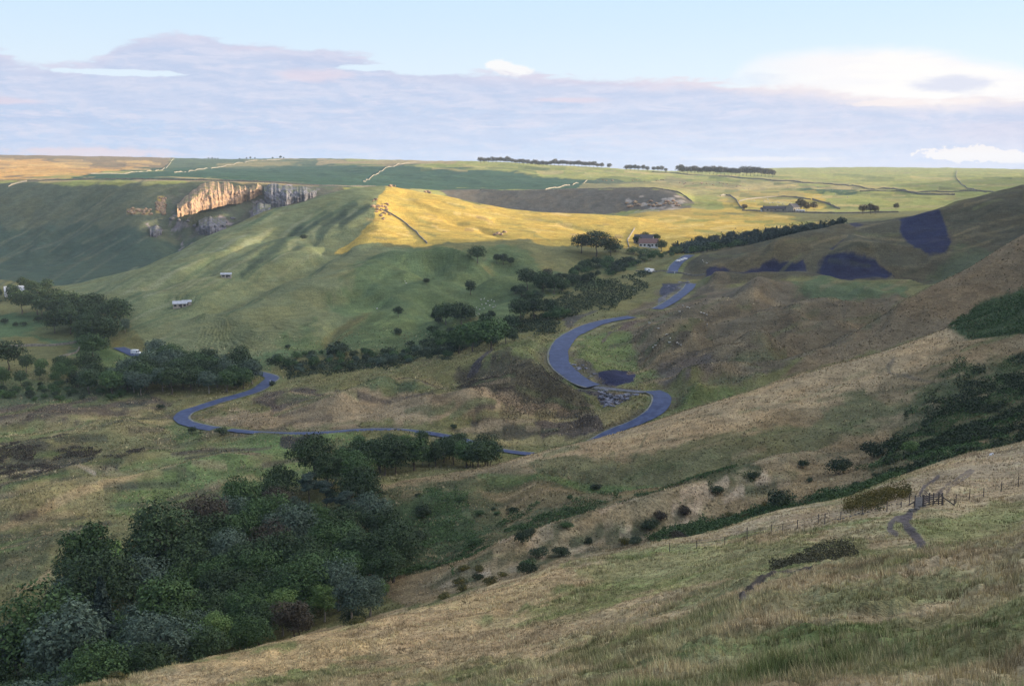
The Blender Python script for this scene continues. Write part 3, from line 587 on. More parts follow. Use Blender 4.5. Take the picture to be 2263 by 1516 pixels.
# camera slope
fg = 1-sstep(D, 205, 235)*1.0
FG = fill
fgm = (UC > -1300)[None]*fg
edgeA = np.exp(KS[6])[None]; fgm = fgm*(D < edgeA*1.12)
fill(fgm, (.37,.295,.18))
gg = sstep(fbm(GX, GY, 26, 4, 101)*.6+fbm(GX*.5+GY*.25, GY, 7, 3, 103)*.6, -.12, .32)
fill(fgm*gg*.85, (.165,.195,.08))
fill(fgm*(1-sstep(D, 60, 85))*sstep(fbm(GX, GY, 5, 3, 105), -.3, .3)*.6, (.12,.165,.06))
paint([(240,1520),(900,1352),(1200,1262),(1330,1280),(1000,1400),(500,1530)], (.42,.32,.19), 12, .8, (70,200))
paint([(1560,1180),(1900,1100),(2150,1010),(2300,970),(2300,1080),(2100,1110),(1900,1135),(1640,1190)], (.37,.30,.20), 8, .8, (90,260))
paint([(1200,1260),(1500,1200),(1900,1180),(1960,1240),(1700,1280),(1400,1300)], (.20,.23,.095), 12, .6, (70,200))
paint([(2010,1150),(2263,1100),(2263,1190),(2060,1225)], (.19,.21,.08), 10, .6, (80,200))
DIRT = (.095,.082,.082)
stroke([(2010,1138),(1998,1150),(2006,1165),(2022,1185),(2036,1200),(2034,1216),(2020,1226)], DIRT, 14, 4, .95, (80,200))
stroke([(2010,1138),(1985,1146),(1968,1158),(1966,1172),(1980,1180)], DIRT, 8, 4, .9, (80,200))
stroke([(2010,1138),(2030,1120),(2050,1100),(2078,1088)], DIRT, 6, 4, .8, (80,260))
stroke([(2032,1095),(2040,1078),(2060,1062),(2074,1052)], DIRT, 4, 3, .9, (80,260))
stroke([(2080,1085),(2092,1072),(2120,1054),(2145,1038)], DIRT, 4, 3, .6, (80,260))
stroke([(2092,1088),(2104,1074),(2132,1056),(2152,1040)], DIRT, 3, 3, .6, (80,260))
stroke([(1636,1338),(1646,1318),(1664,1298),(1692,1280),(1725,1270),(1790,1268)], (.085,.070,.060), 7, 3, .95, (40,130))
stroke([(1640,1338),(1650,1322),(1668,1304)], (.15,.13,.115), 5, 2, .7, (40,130))
# reed beds, sheep tracks, worn and rushy streaks, each with its own place on the ground
def streaks(P, n, cols, slope, ln, w, a, dr, rnd=.15):
    us = [q[0] for q in P]; vs_ = [q[1] for q in P]; c = 0; t = 0
    while c < n and t < n*30:
        t += 1; u = random.uniform(min(us), max(us)); v = random.uniform(min(vs_), max(vs_))
        if not pin(P, u, v): continue
        c += 1; L_ = random.uniform(*ln); sl_ = slope+random.uniform(-rnd, rnd); k = random.uniform(-.1, .1)
        stroke([(u+L_*q, v+sl_*L_*q+k*L_*q*q) for q in (-.5, -.2, .1, .35, .5)], random.choice(cols), random.uniform(*w), w[1], random.uniform(*a), dr)
RD = random.Random(5); random.seed(11)
DK, ST = (.10,.125,.05), (.38,.31,.15)
streaks([(640,358),(1060,362),(1700,384),(2263,378),(2263,400),(1900,470),(1540,462),(1480,425),(1300,396),(900,370)], 110, [DK, ST, (.14,.17,.06), (.30,.29,.11)], .02, (25,110), (1,2.5), (.35,.8), (1150,1e9), .06)
streaks([(-20,350),(360,350),(340,375),(-20,395)], 24, [(.16,.12,.08), (.5,.34,.14)], .03, (30,90), (1,2.5), (.3,.6), (1150,1e9), .05)
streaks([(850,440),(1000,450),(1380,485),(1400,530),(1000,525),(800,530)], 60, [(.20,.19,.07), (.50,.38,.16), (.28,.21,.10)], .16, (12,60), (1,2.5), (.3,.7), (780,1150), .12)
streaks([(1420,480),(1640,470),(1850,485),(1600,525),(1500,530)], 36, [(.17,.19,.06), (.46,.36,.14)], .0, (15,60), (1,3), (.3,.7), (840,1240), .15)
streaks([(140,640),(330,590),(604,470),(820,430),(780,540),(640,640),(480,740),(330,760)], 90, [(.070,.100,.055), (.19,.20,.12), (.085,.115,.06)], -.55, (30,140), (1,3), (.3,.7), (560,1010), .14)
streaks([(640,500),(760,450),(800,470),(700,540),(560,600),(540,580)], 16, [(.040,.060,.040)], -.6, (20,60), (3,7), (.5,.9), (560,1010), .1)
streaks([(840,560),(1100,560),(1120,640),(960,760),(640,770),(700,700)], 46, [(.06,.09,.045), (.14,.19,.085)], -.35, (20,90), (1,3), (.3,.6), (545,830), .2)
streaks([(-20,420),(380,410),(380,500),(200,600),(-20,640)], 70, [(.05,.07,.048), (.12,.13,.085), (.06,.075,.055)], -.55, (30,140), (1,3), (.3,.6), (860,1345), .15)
streaks([(960,425),(1380,425),(1380,470),(1100,470)], 30, [(.08,.075,.06), (.16,.14,.10)], -.5, (10,40), (1,2), (.3,.6), (1050,1335), .2)
streaks([(1560,560),(1960,490),(2240,420),(2263,520),(2000,600),(1700,600)], 60, [(.055,.06,.04), (.16,.14,.085), (.12,.12,.06)], -.18, (25,110), (1,3), (.3,.7), (640,1000), .2)
streaks([(1380,700),(1540,630),(1980,630),(1900,720),(1650,850),(1420,840)], 90, [(.060,.055,.040), (.22,.18,.11), (.085,.10,.05)], -.22, (20,110), (1,4), (.3,.7), (390,720), .15)
streaks([(-20,890),(380,880),(700,990),(600,1060),(300,1160),(-20,1280)], 110, [(.055,.06,.045), (.26,.22,.13), (.10,.14,.055), (.075,.065,.05)], -.14, (30,150), (1.5,5), (.3,.75), (230,560), .1)
streaks([(560,880),(900,850),(1280,900),(1280,960),(700,960)], 60, [(.060,.052,.045), (.30,.24,.15), (.10,.12,.06)], -.05, (25,120), (1.5,4), (.3,.75), (370,560), .12)
streaks([(1060,1040),(1700,880),(2240,700),(2200,900),(1700,1060),(1100,1180),(820,1120)], 90, [(.085,.085,.05), (.30,.24,.15), (.10,.13,.06)], -.25, (30,140), (1.5,4), (.25,.6), (200,600), .12)
streaks([(940,1295),(1200,1195),(1500,1110),(1800,1045),(1850,1040),(1560,1120),(1300,1220),(1000,1295)], 50, [(.085,.09,.05), (.06,.07,.04), (.40,.33,.24)], -.35, (15,80), (2,6), (.4,.9), (190,340), .15)
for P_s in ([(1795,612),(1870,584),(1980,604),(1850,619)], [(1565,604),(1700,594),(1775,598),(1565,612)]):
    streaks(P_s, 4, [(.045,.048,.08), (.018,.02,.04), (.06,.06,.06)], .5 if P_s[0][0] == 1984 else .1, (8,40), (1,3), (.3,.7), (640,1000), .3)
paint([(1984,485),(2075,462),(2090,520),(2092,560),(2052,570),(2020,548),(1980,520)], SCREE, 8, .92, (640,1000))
random.seed(7)
# verges
vr = 1-sstep(road_near, 0, 4.5)
fill(vr*.7, (.115,.140,.062))
far_n = fbm(GX, GY, 120, 4, 111)
slipw = slip*(1-sstep(road_near, 1, 7))
q1 = fbm(GX*.5, GY*1.5+GZ*2, 22, 4, 131); q2 = fbm(GX, GY, 11, 4, 133)
w1 = slipw*sstep(q1+.4*q2, .02, .22)*.65; COL = COL*(1-w1[..., None])+np.array(HEATH)*w1[..., None]
w1 = slipw*sstep(-q1+.5*q2, .10, .32)*.6; COL = COL*(1-w1[..., None])+np.array((.22,.19,.11))*w1[..., None]
COL *= 1.04
COL *= (1+.16*N_B+.10*N_A)[..., None]
lm = COL.mean(-1, keepdims=True); COL = lm+(COL-lm)*1.05
COL = np.clip(COL, .012, .7)

# ------------------------------------------------------------------ object helpers
def tag(o, label=None, cat=None, group=None, kind=None):
    if label: o['label'] = label
    if cat: o['category'] = cat
    if group: o['group'] = group
    if kind: o['kind'] = kind
    return o
def mesh_np(name, co, faces, mat, nside=4, smooth=False, matidx=None):
    me = bpy.data.meshes.new(name); co = np.asarray(co, np.float32).reshape(-1, 3); faces = np.asarray(faces, np.int32).reshape(-1, nside)
    me.vertices.add(len(co)); me.vertices.foreach_set('co', co.ravel())
    me.loops.add(faces.size); me.loops.foreach_set('vertex_index', faces.ravel())
    me.polygons.add(len(faces)); me.polygons.foreach_set('loop_start', np.arange(0, faces.size, nside, dtype=np.int32))
    for m in (mat if isinstance(mat, (list, tuple)) else [mat]): me.materials.append(m)
    if matidx is not None: me.polygons.foreach_set('material_index', np.asarray(matidx, np.int32))
    me.polygons.foreach_set('use_smooth', np.full(len(faces), smooth)); me.update(calc_edges=True)
    return me
def link(name, me, parent=None, loc=None):
    o = bpy.data.objects.new(name, me); SC.objects.link(o)
    if parent: o.parent = parent
    if loc is not None: o.location = loc
    return o
def empty(name, loc, rz=0, **kw):
    o = bpy.data.objects.new(name, None); SC.objects.link(o); o.location = loc; o.rotation_euler = (0, 0, rz)
    tag(o, **kw); return o
def newmat(name):
    m = bpy.data.materials.new(name); m.use_nodes = True; t = m.node_tree; t.nodes.clear(); b = NB(t)
    p = b.n('ShaderNodeBsdfPrincipled'); o = b.n('ShaderNodeOutputMaterial'); b.l(p.outputs[0], o.inputs[0])
    p.inputs['Roughness'].default_value = .85; p.inputs['Specular IOR Level'].default_value = .2
    return m, b, p
def simple(name, c1, c2=None, scale=3.0, rough=.8, spec=.2, bump=0.0, detail=4):
    m, b, p = newmat(name); c2 = c2 or tuple(x*.7 for x in c1)
    g = b.n('ShaderNodeNewGeometry') if False else b.n('ShaderNodeTexCoord')
    n = b.noise(g.outputs['Object'], scale, detail, .6)
    b.l(b.mix(b.ss(n, .35, .65), c1, c2), p.inputs['Base Color'])
    p.inputs['Roughness'].default_value = rough; p.inputs['Specular IOR Level'].default_value = spec
    if bump:
        bn = b.n('ShaderNodeBump'); bn.inputs['Strength'].default_value = .6; bn.inputs['Distance'].default_value = bump
        b.l(n, bn.inputs['Height']); b.l(bn.outputs[0], p.inputs['Normal'])
    return m

# ground material
mg, b, p = newmat('hill_grass')
at_ = b.n('ShaderNodeAttribute'); at_.attribute_name = 'albedo'
geo = b.n('ShaderNodeNewGeometry'); P_ = geo.outputs['Position']
sp = b.n('ShaderNodeSeparateXYZ'); b.l(P_, sp.inputs[0])
dist = b.vm('LENGTH', P_)
dist = b.n('ShaderNodeVectorMath', operation='LENGTH'); b.l(P_, dist.inputs[0]); dist = dist.outputs['Value']
terr = b.comb(b.m('MULTIPLY', sp.outputs[0], .10), b.m('MULTIPLY', sp.outputs[1], .10), b.m('MULTIPLY', sp.outputs[2], 1.1))
n_terr = b.noise(terr, 1.0, 4, .6, .6)                     # sheep-trod terraces that follow the contours
n_f = b.noise(P_, 1.3, 5, .68)                              # tussocks
n_m = b.noise(P_, .16, 6, .66, .4)                          # patches
n_l = b.noise(P_, .035, 5, .6, .5)
n_ff = b.noise(P_, 6.0, 3, .7)
farm = b.ss(dist, 180, 420)
n_terr = b.m('ADD', .5, b.m('MULTIPLY', b.m('SUBTRACT', n_terr, .5), b.m('MULTIPLY', farm, .42)))
n_mb = n_m
n_m = b.m('ADD', .5, b.m('MULTIPLY', b.m('SUBTRACT', n_m, .5), b.ss(dist, 200, 600, 1.0, .42)))
v = b.m('MULTIPLY', b.ss(n_terr, .3, .7, .74, 1.26), b.ss(n_m, .28, .72, .66, 1.34))
v = b.m('MULTIPLY', v, b.ss(n_f, .3, .7, .72, 1.30))
v = b.m('MULTIPLY', v, b.ss(n_ff, .3, .7, .82, 1.18))
col = b.mix(1.0, at_.outputs['Color'], b.comb(v, v, v), 'MULTIPLY')
col = b.mix(b.ss(n_l, .42, .62, 0, .30), col, b.mix(1.0, col, (1.35, 1.05, .75), 'MULTIPLY'))
col = b.mix(b.ss(n_m, .56, .70, 0, .35), col, b.mix(1.0, col, (.62, .85, .62), 'MULTIPLY'))
b.l(col, p.inputs['Base Color']); p.inputs['Roughness'].default_value = .95; p.inputs['Specular IOR Level'].default_value = .05
hb = b.m('ADD', b.m('MULTIPLY', n_f, .5), b.m('ADD', b.m('MULTIPLY', n_m, 1.8), b.m('MULTIPLY', n_terr, .7)))
bn = b.n('ShaderNodeBump'); bn.inputs['Strength'].default_value = .85; bn.inputs['Distance'].default_value = 1.0
b.l(hb, bn.inputs['Height']); b.l(bn.outputs[0], p.inputs['Normal'])
M_GROUND = mg
idx = np.arange(NR*NC).reshape(NR, NC)
F = np.stack([idx[:-1, :-1], idx[:-1, 1:], idx[1:, 1:], idx[1:, :-1]], -1)
me = mesh_np('hills', np.stack([GX, GY, GZ], -1), F, M_GROUND, 4, True)
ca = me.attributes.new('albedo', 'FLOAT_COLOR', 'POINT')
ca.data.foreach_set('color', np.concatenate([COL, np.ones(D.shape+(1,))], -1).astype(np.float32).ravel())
tag(link('hills', me), kind='structure')

# ------------------------------------------------------------------ roads, one sheet each
def asphalt():
    m, b, p = newmat('asphalt'); g = b.n('ShaderNodeNewGeometry'); P_ = g.outputs['Position']
    n = b.noise(P_, .35, 6, .65); n2 = b.noise(P_, 3.0, 4, .7)
    c = b.mix(b.ss(n, .35, .68), (.028, .042, .098), (.058, .082, .165)); c = b.mix(b.ss(n2, .45, .62, 0, .35), c, (.04, .048, .080))
    b.l(c, p.inputs['Base Color']); p.inputs['Roughness'].default_value = .75; p.inputs['Specular IOR Level'].default_value = .3
    return m
M_ROAD = asphalt(); M_TARB = simple('cracked_tarmac', (.13, .14, .17), (.06, .062, .075), .6); M_EDGE = simple('pale_verge', (.20, .20, .18), (.11, .12, .08), .5)
def ribbon(name, P, w, mat, off=.10, wob=.25, side=None, thick=None):
    d = np.gradient(P[:, :2], axis=0); d /= np.hypot(d[:, 0], d[:, 1])[:, None]+1e-9; nrm = np.stack([-d[:, 1], d[:, 0]], 1)
    co = []; s = np.arange(len(P))
    a, c = (-w/2, w/2) if side is None else side
    for k in np.linspace(0, 1, 5):
        o = a+(c-a)*k+(fbm(s*2.0, np.full(len(P), k*7+w), 9, 3, 5)*wob if k in (0, 1) else 0)
        xy = P[:, :2]+nrm*np.asarray(o).reshape(-1, 1); co.append(np.column_stack([xy, P[:, 2]+off]))
    co = np.stack(co, 1); n = len(P); ix = np.arange(n*5).reshape(n, 5)
    F = np.stack([ix[:-1, :-1], ix[:-1, 1:], ix[1:, 1:], ix[1:, :-1]], -1)
    o = link(name, mesh_np(name, co, F, mat, 4, True)); tag(o, kind='structure'); return o
for P, w in ROADS:
    ribbon('road' if w > 2 else 'broken_road', P, w*1.75, M_ROAD if w > 2 else M_TARB, .42 if w == 4.7 else .38, .8)
    ribbon('road_verge', P, 0, M_EDGE, .33, .3, (w*.875-.2, w*.875+.7)); 

# ------------------------------------------------------------------ foliage
def leafmat(name, c1, c2, rv=.25):
    m, b, p = newmat(name); oi = b.n('ShaderNodeObjectInfo'); tc_ = b.n('ShaderNodeTexCoord')
    n = b.noise(tc_.outputs['Object'], .55, 3, .6); n2 = b.noise(tc_.outputs['Object'], 3.0, 2, .6)
    c = b.mix(b.ss(b.m('ADD', b.m('MULTIPLY', n, .6), b.m('MULTIPLY', n2, .4)), .36, .62), c1, c2)
    v = b.m('ADD', 1-rv, b.m('MULTIPLY', oi.outputs['Random'], 2*rv))
    b.l(b.mix(1.0, c, b.comb(v, v, v), 'MULTIPLY'), p.inputs['Base Color']); v2 = b.ss(b.noise(tc_.outputs['Object'], 1.1, 4, .7), .5, .68, 1.0, 1.6); b.l(b.mix(1.0, b.mix(1.0, c, b.comb(v, v, v), 'MULTIPLY'), b.comb(v2, v2, v2), 'MULTIPLY'), p.inputs['Base Color']); p.inputs['Roughness'].default_value = .7
    p.inputs['Specular IOR Level'].default_value = .12
    return m
LM = {'dark': leafmat('dark_leaves', (0.026,0.042,0.020), (0.051,0.080,0.034)), 'mid': leafmat('green_leaves', (0.034,0.064,0.024), (0.072,0.119,0.042)),
 'light': leafmat('pale_leaves', (0.064,0.111,0.034), (0.127,0.186,0.059), .12), 'grey': leafmat('grey_green_leaves', (0.047,0.072,0.053), (0.090,0.123,0.084), .15),
 'brown': leafmat('brown_leaves', (0.042,0.035,0.027), (0.080,0.068,0.044), .15), 'pine': leafmat('pine_needles', (0.026,0.042,0.034), (0.055,0.078,0.058), .15),
 'gorse': leafmat('gorse_sprigs', (0.042,0.051,0.019), (0.127,0.101,0.026), .15), 'heath': leafmat('heather_sprigs', (.045,.040,.032), (.085,.072,.052)), 'bush': leafmat('bush_leaves', (0.026,0.041,0.022), (0.051,0.068,0.034)),
 'evening_tint': leafmat('evening_leaves', (0.072,0.064,0.042), (0.127,0.101,0.059), .15), 'rush': leafmat('rush_stems', (0.042,0.047,0.027), (0.093,0.085,0.051), .1),  # skyline leaves browned, low sunlight put into their colour
 'willow': leafmat('willow_leaves', (0.080,0.114,0.051), (0.127,0.157,0.072), .1)}
M_BARK = simple('bark', (.14, .115, .09), (.07, .058, .048), 2.0)
M_PALEBARK = simple('pale_bark', (.30, .27, .23), (.16, .14, .12), 2.0)
def leaves_np(C, N, size, rng, flat=.55):
    """quads at centres C, facing roughly N"""
    n = len(C); R = rng.normal(size=(n, 3)); Nn = N+R*flat; Nn /= np.linalg.norm(Nn, axis=1)[:, None]+1e-9
    A = np.cross(Nn, rng.normal(size=(n, 3))); A /= np.linalg.norm(A, axis=1)[:, None]+1e-9; Bv = np.cross(Nn, A)
    s = (size*rng.uniform(.6, 1.35, n))[:, None]
    V = np.stack([C-A*s, C-Bv*s*.55+Nn*s*.12, C+A*s, C+Bv*s*.55+Nn*s*.12], 1)
    return V
def crown(seed, nleaf, H, kind='round', leaf=.3):
    rng = np.random.default_rng(seed); Cs, Ns = [], []
    if kind in ('round', 'tall', 'open'):
        ra, rb = {'round': (.36, .33), 'tall': (.24, .38), 'open': (.30, .34)}[kind]
        nb = {'round': 15, 'tall': 14, 'open': 11}[kind]; cz0 = {'round': .62, 'tall': .58, 'open': .62}[kind]
        bl = []
        for i in range(nb):
            th = i*2.4+rng.uniform(-.4, .4); zz = -0.85+1.75*(i+.5)/nb+rng.uniform(-.1, .1); zz = min(max(zz, -.95), .95)
            r = math.sqrt(max(0, 1-zz*zz))*rng.uniform(.55, .95)
            br = rng.uniform(.12, .20)*H*(1.0 if kind != 'open' else .8)
            bl.append((np.array([ra*H*r*cos(th), ra*H*r*sin(th), cz0*H+rb*H*zz*.82]), br))
        bl.append((np.array([0, 0, cz0*H]), .2*H))
        tot = sum(b[1]**2 for b in bl)
        for c, r in bl:
            n = int(nleaf*r*r/tot); d = rng.normal(size=(n, 3)); d[:, 2] = np.abs(d[:, 2])*1.0-rng.random(n)*.75
            d /= np.linalg.norm(d, axis=1)[:, None]; rr = r*(1+rng.normal(size=n)*.16); sc = np.array([1.1, 1.1, .85])
            wob = 1+.22*np.sin(d[:, 0]*5+seed)*np.cos(d[:, 1]*6)
            Cs.append(c+d*(rr*wob)[:, None]*sc); Ns.append(d+np.array([0, 0, .3]))
    elif kind == 'spire':
        z = rng.random(nleaf)**.8; n = nleaf; tier = np.floor(z*13)/13; f = (z*13) % 1
        r = (1-z)*(.20*H)*(.65+.5*(1-f))*rng.uniform(.35, 1.05, n)+.01*H; th = rng.random(n)*2*pi
        r *= 1+.25*np.sin(th*3+tier*40)
        Cs.append(np.stack([r*np.cos(th), r*np.sin(th), .07*H+z*.92*H-r*.25], 1)); Ns.append(np.stack([np.cos(th)*.5, np.sin(th)*.5, np.full(n, .8)], 1))
    elif kind == 'pine':
        for i in range(11):
            zc = rng.uniform(.48, .98)*H; a = rng.random()*2*pi; rr = (1.15-zc/H)*.42*H*rng.uniform(.3, 1)
            c = np.array([rr*cos(a), rr*sin(a), zc]); n = nleaf//11; d = rng.normal(size=(n, 3)); d /= np.linalg.norm(d, axis=1)[:, None]
            Cs.append(c+d*rng.uniform(.5, 1.15, n)[:, None]*np.array([.13*H, .13*H, .055*H])); Ns.append(d+np.array([0, 0, .8]))
    elif kind == 'bush':
        for i in range(7):
            a = rng.random()*2*pi; r0 = rng.uniform(0, .62); c = np.array([r0*cos(a), r0*sin(a), rng.uniform(.3, .62)])*np.array([H*.75, H*.75, H]); r = rng.uniform(.28, .42)*H
            n = nleaf//7; d = rng.normal(size=(n, 3)); d[:, 2] = np.abs(d[:, 2])-.25; d /= np.linalg.norm(d, axis=1)[:, None]
            Cs.append(c+d*(r*(1+rng.normal(size=n)*.15))[:, None]); Ns.append(d+np.array([0, 0, .3]))
    C = np.concatenate(Cs); N = np.concatenate(Ns); C[:, 2] = np.maximum(C[:, 2], .03*H)
    V = leaves_np(C, N, leaf, rng); n = len(V)
    return V.reshape(-1, 3), np.arange(n*4).reshape(n, 4)
def tube(pts, rads, sides=7):
    co, F = [], []; pts = np.array(pts, float)
    for i, (p, r) in enumerate(zip(pts, rads)):
        t = pts[min(i+1, len(pts)-1)]-pts[max(i-1, 0)]; t /= np.linalg.norm(t)+1e-9
        a = np.cross(t, [0, 1, .01]) if abs(t[1]) < .9 else np.cross(t, [1, 0, 0]); a /= np.linalg.norm(a); c = np.cross(t, a)
        for k in range(sides): th = 2*pi*k/sides; co.append(p+r*(a*cos(th)+c*sin(th)))
        if i:
            for k in range(sides): F.append([(i-1)*sides+k, (i-1)*sides+(k+1) % sides, i*sides+(k+1) % sides, i*sides+k])
    return co, F
def trunk(seed, H, r, kind='round'):
    rng = np.random.default_rng(seed+99); co, F = [], []
    def add(pts, rads, s=6):
        a, b_ = tube(pts, rads, s); o = len(co); co.extend(a); F.extend([[i+o for i in q] for q in b_])
    top = {'round': .72, 'tall': .8, 'open': .74, 'spire': .96, 'pine': .93, 'bush': .3}[kind]
    ks = np.linspace(0, top, 6); off = rng.normal(size=(6, 2))*.012*H; off[0] = 0
    ax = np.column_stack([off, ks*H]); ax[0, 2] = -.03*H
    add(ax, [r*(1.35 if i == 0 else 1-.85*k/top*.9) for i, k in enumerate(ks)], 8)
    if kind not in ('spire', 'bush'):
        for i in range(6):
            k = rng.uniform(.28, .62) if kind != 'pine' else rng.uniform(.5, .85); a = rng.random()*2*pi; L = rng.uniform(.18, .30)*H
            p0 = np.array([0, 0, k*H]); p1 = p0+np.array([cos(a), sin(a), .7])*L*.5; p2 = p1+np.array([cos(a), sin(a), .9])*L*.5
            add([p0, p1, p2], [r*.45, r*.28, r*.08], 5)
    elif kind == 'bush':
        for i in range(4):
            a = i*1.6; add([np.array([0, 0, 0]), np.array([cos(a)*.25*H, sin(a)*.25*H, .35*H]), np.array([cos(a)*.45*H, sin(a)*.45*H, .6*H])], [r*.6, r*.4, r*.1], 5)
    return co, F
VAR = {}
H0 = 12.0
def variant(shape, leafk, i, lod):
    key = (shape, leafk, i, lod)
    if key not in VAR:
        n, lf = {'near': (5200, .24), 'mid': (2200, .36), 'far': (750, .62)}[lod]
        if shape == 'spire': n = int(n*.9)
        H = H0 if shape != 'bush' else 3.0
        if shape == 'bush': lf *= .5 if lod != 'far' else .42
        if shape == 'bush': n = int(n*.55)
        V, F = crown(hash_(shape)+i*13, n, H, shape, lf)
        nm = {'bush': 'foliage'}.get(shape, 'crown')
        a = mesh_np(nm, V, F, LM[leafk], 4)
        co, FF = trunk(i*7+3, H, .26 if shape != 'bush' else .06, shape)
        t = mesh_np('trunk' if shape != 'bush' else 'stem', co, FF, M_PALEBARK if leafk in ('light', 'grey') else M_BARK, 4, True)
        VAR[key] = (a, t)
    return VAR[key]
def hash_(s): return sum(ord(c)*(i+3) for i, c in enumerate(s))
NT = [0]
def tree(p, h, shape, leafk, label, group=None, name=None, lod='mid', cat=None, wid=1.0, var=None):
    NT[0] += 1; i = NT[0] % 4 if var is None else var
    a, t = variant(shape, leafk, i, lod); s = h/(H0 if shape != 'bush' else 3.0)
    if shape == 'spire' or leafk == 'pine' and lod == 'far': cat = 'conifer'; name = 'conifer'
    nm = name or {'spire': 'conifer', 'pine': 'pine_tree', 'bush': 'bush'}.get(shape, 'tree')
    r = empty(nm, (p[0], p[1], p[2]-.1), random.uniform(0, 6.28), label=label, cat=cat or {'bush': 'bush'}.get(shape, 'tree'), group=group)
    r.scale = (s*wid, s*wid, s)
    link(a.name.split('.')[0], a, r); link(t.name.split('.')[0], t, r)
    return r
def htop(u, vtop, d):
    p = at(u, d); return p, max(1.0, float(azt(u, vtop)[1])*d-p[2])
TAKEN = []
def free(x, y, r):
    for a, b_, c in TAKEN:
        if (a-x)**2+(b_-y)**2 < ((r+c)*.5)**2: return False
    return True

# --- ground cover masses
def cover(name, P, n, hgt, leafk, label=None, dmin=0, dmax=1e9, size=.35, soft=6, thing=None, brk=None):
    w = region(P, soft, N_px, (dmin, dmax))
    if brk: w = w*(vnoise(GX/9+ord(leafk[0]), GY/9, 15)*.6+vnoise(GX/3.5, GY/3.5+ord(leafk[0]), 16)*.4 > brk)
    ii, jj = np.nonzero(w > .55)
    k = RNG.integers(0, len(ii), n); i = np.minimum(ii[k], NR-2); j = np.minimum(jj[k], NC-2); fi, fj = RNG.random(n), RNG.random(n)
    def bl(A): return (A[i, j]*(1-fj)+A[i, j+1]*fj)*(1-fi)+(A[i+1, j]*(1-fj)+A[i+1, j+1]*fj)*fi
    C = np.stack([bl(GX), bl(GY), bl(GZ)], 1); cl = .5+.9*vnoise(C[:, 0]/2.3, C[:, 1]/2.3, 5)*vnoise(C[:, 0]/6, C[:, 1]/6, 6)*2
    C[:, 2] += RNG.random(n)*hgt*cl
    V = leaves_np(C, np.tile([0, 0, .8], (n, 1)), size, RNG, .8)
    me = mesh_np(name, V.reshape(-1, 3), np.arange(n*4).reshape(n, 4), LM[leafk], 4); o = link(name, me)
    if thing: tag(o, label, thing)
    else: tag(o, label, 'ground cover', None, 'stuff')
# --- the wood at the lower left, named trees first: (u, row of the top, distance, shape, leaf, label)
W1 = [
 (345,1112,262,'round','dark','big dark round-crowned tree standing tallest on the left of the near wood'),
 (165,1152,268,'open','mid','mid green open-crowned tree at the far left edge of the near wood'),
 (190,1218,246,'round','dark','dark dome-shaped tree in front of the mid green open tree, left of the bright clearing'),
 (440,1095,284,'round','brown','brownish dark tree right of the tallest dark round tree'),
 (520,1052,300,'tall','mid','tall green tree against the pale grass at the back of the near wood'),
 (610,1028,312,'round','dark','dark wide tree at the back edge of the wood, left of the grey pines'),
 (672,1042,300,'pine','pine','grey-green pine with bare trunk, left one of the pine clump'),
 (712,1060,292,'pine','pine','tallest grey-green pine in the middle of the pine clump'),
 (755,1085,282,'pine','pine','grey-green pine at the right end of the pine clump, against the bracken slope'),
 (640,1098,288,'open','grey','blue-green feathery tree just in front of the pines'),
 (700,1285,208,'open','light','bright yellow-green tree in the front of the near wood, right of middle'),
 (602,1298,205,'tall','light','slim yellow-green tree just left of the brightest front tree'),
 (830,1282,214,'open','light','pale green tree at the right end of the wood, by the tan slope'),
 (455,1350,190,'open','light','light green tree low in the front of the wood, left of centre'),
 (515,1300,200,'open','mid','fresh green bushy tree behind the light green front tree'),
 (485,1168,258,'tall','grey','slim grey-green birch with pale stems inside the dark wood'),
 (700,1165,262,'round','mid','round mid green tree below the pines, dark wood around it'),
 (345,1268,212,'open','mid','green bushy tree under the big dark round tree'),
 (190,1272,214,'spire','pine','dark conifer pointing up among the front trees on the left'),
 (110,1330,196,'open','grey','grey-green feathery tree at the left of the front row'),
 (40,1300,222,'round','mid','dark green round tree cut by the left edge of the picture'),
 (800,1180,250,'round','mid','small green tree at the right side of the wood below the ridge'),
 (290,1350,186,'tall','grey','grey-green willowy tree in the front row between two darker ones'),
 (640,1330,196,'round','dark','dark thin-leaved tree low at the front of the wood'),
 (930,985,362,'tall','grey','grey-green tree behind the ridge, among the dark trees by the road'),
 (1072,958,368,'round','dark','dark round tree ending the wood beside the road'),
 (1000,968,366,'round','dark','dark broad tree just left of the last tree by the road'),
 (860,990,358,'round','dark','dark tree behind the ridge, left of the grey-green one'),
]
for u, vt, d, sh, lk, lab in W1:
    p, h = htop(u, vt, d); tree(p, min(h, 22), sh, lk, lab, None, lod='near'); TAKEN.append((p[0], p[1], 7))
WP = [(-150,165),(243,165),(560,180),(756,190),(880,212),(888,250),(800,282),(775,316),(700,318),(600,308),(480,294),(380,278),(285,276),(277,236),(188,236),(183,262),(100,262),(90,240),(0,232),(-150,232)]
FILLN = {'dark': 'dark green leafy tree packed inside the near lower-left wood', 'mid': 'mid green leafy tree packed inside the near lower-left wood', 'grey': 'grey-green leafy tree packed inside the near lower-left wood', 'brown': 'brownish dark tree packed inside the near lower-left wood'}
cnt = 0; tries = 0; FILL1 = []; SC_OUT = []; RIDGE_ROW = []
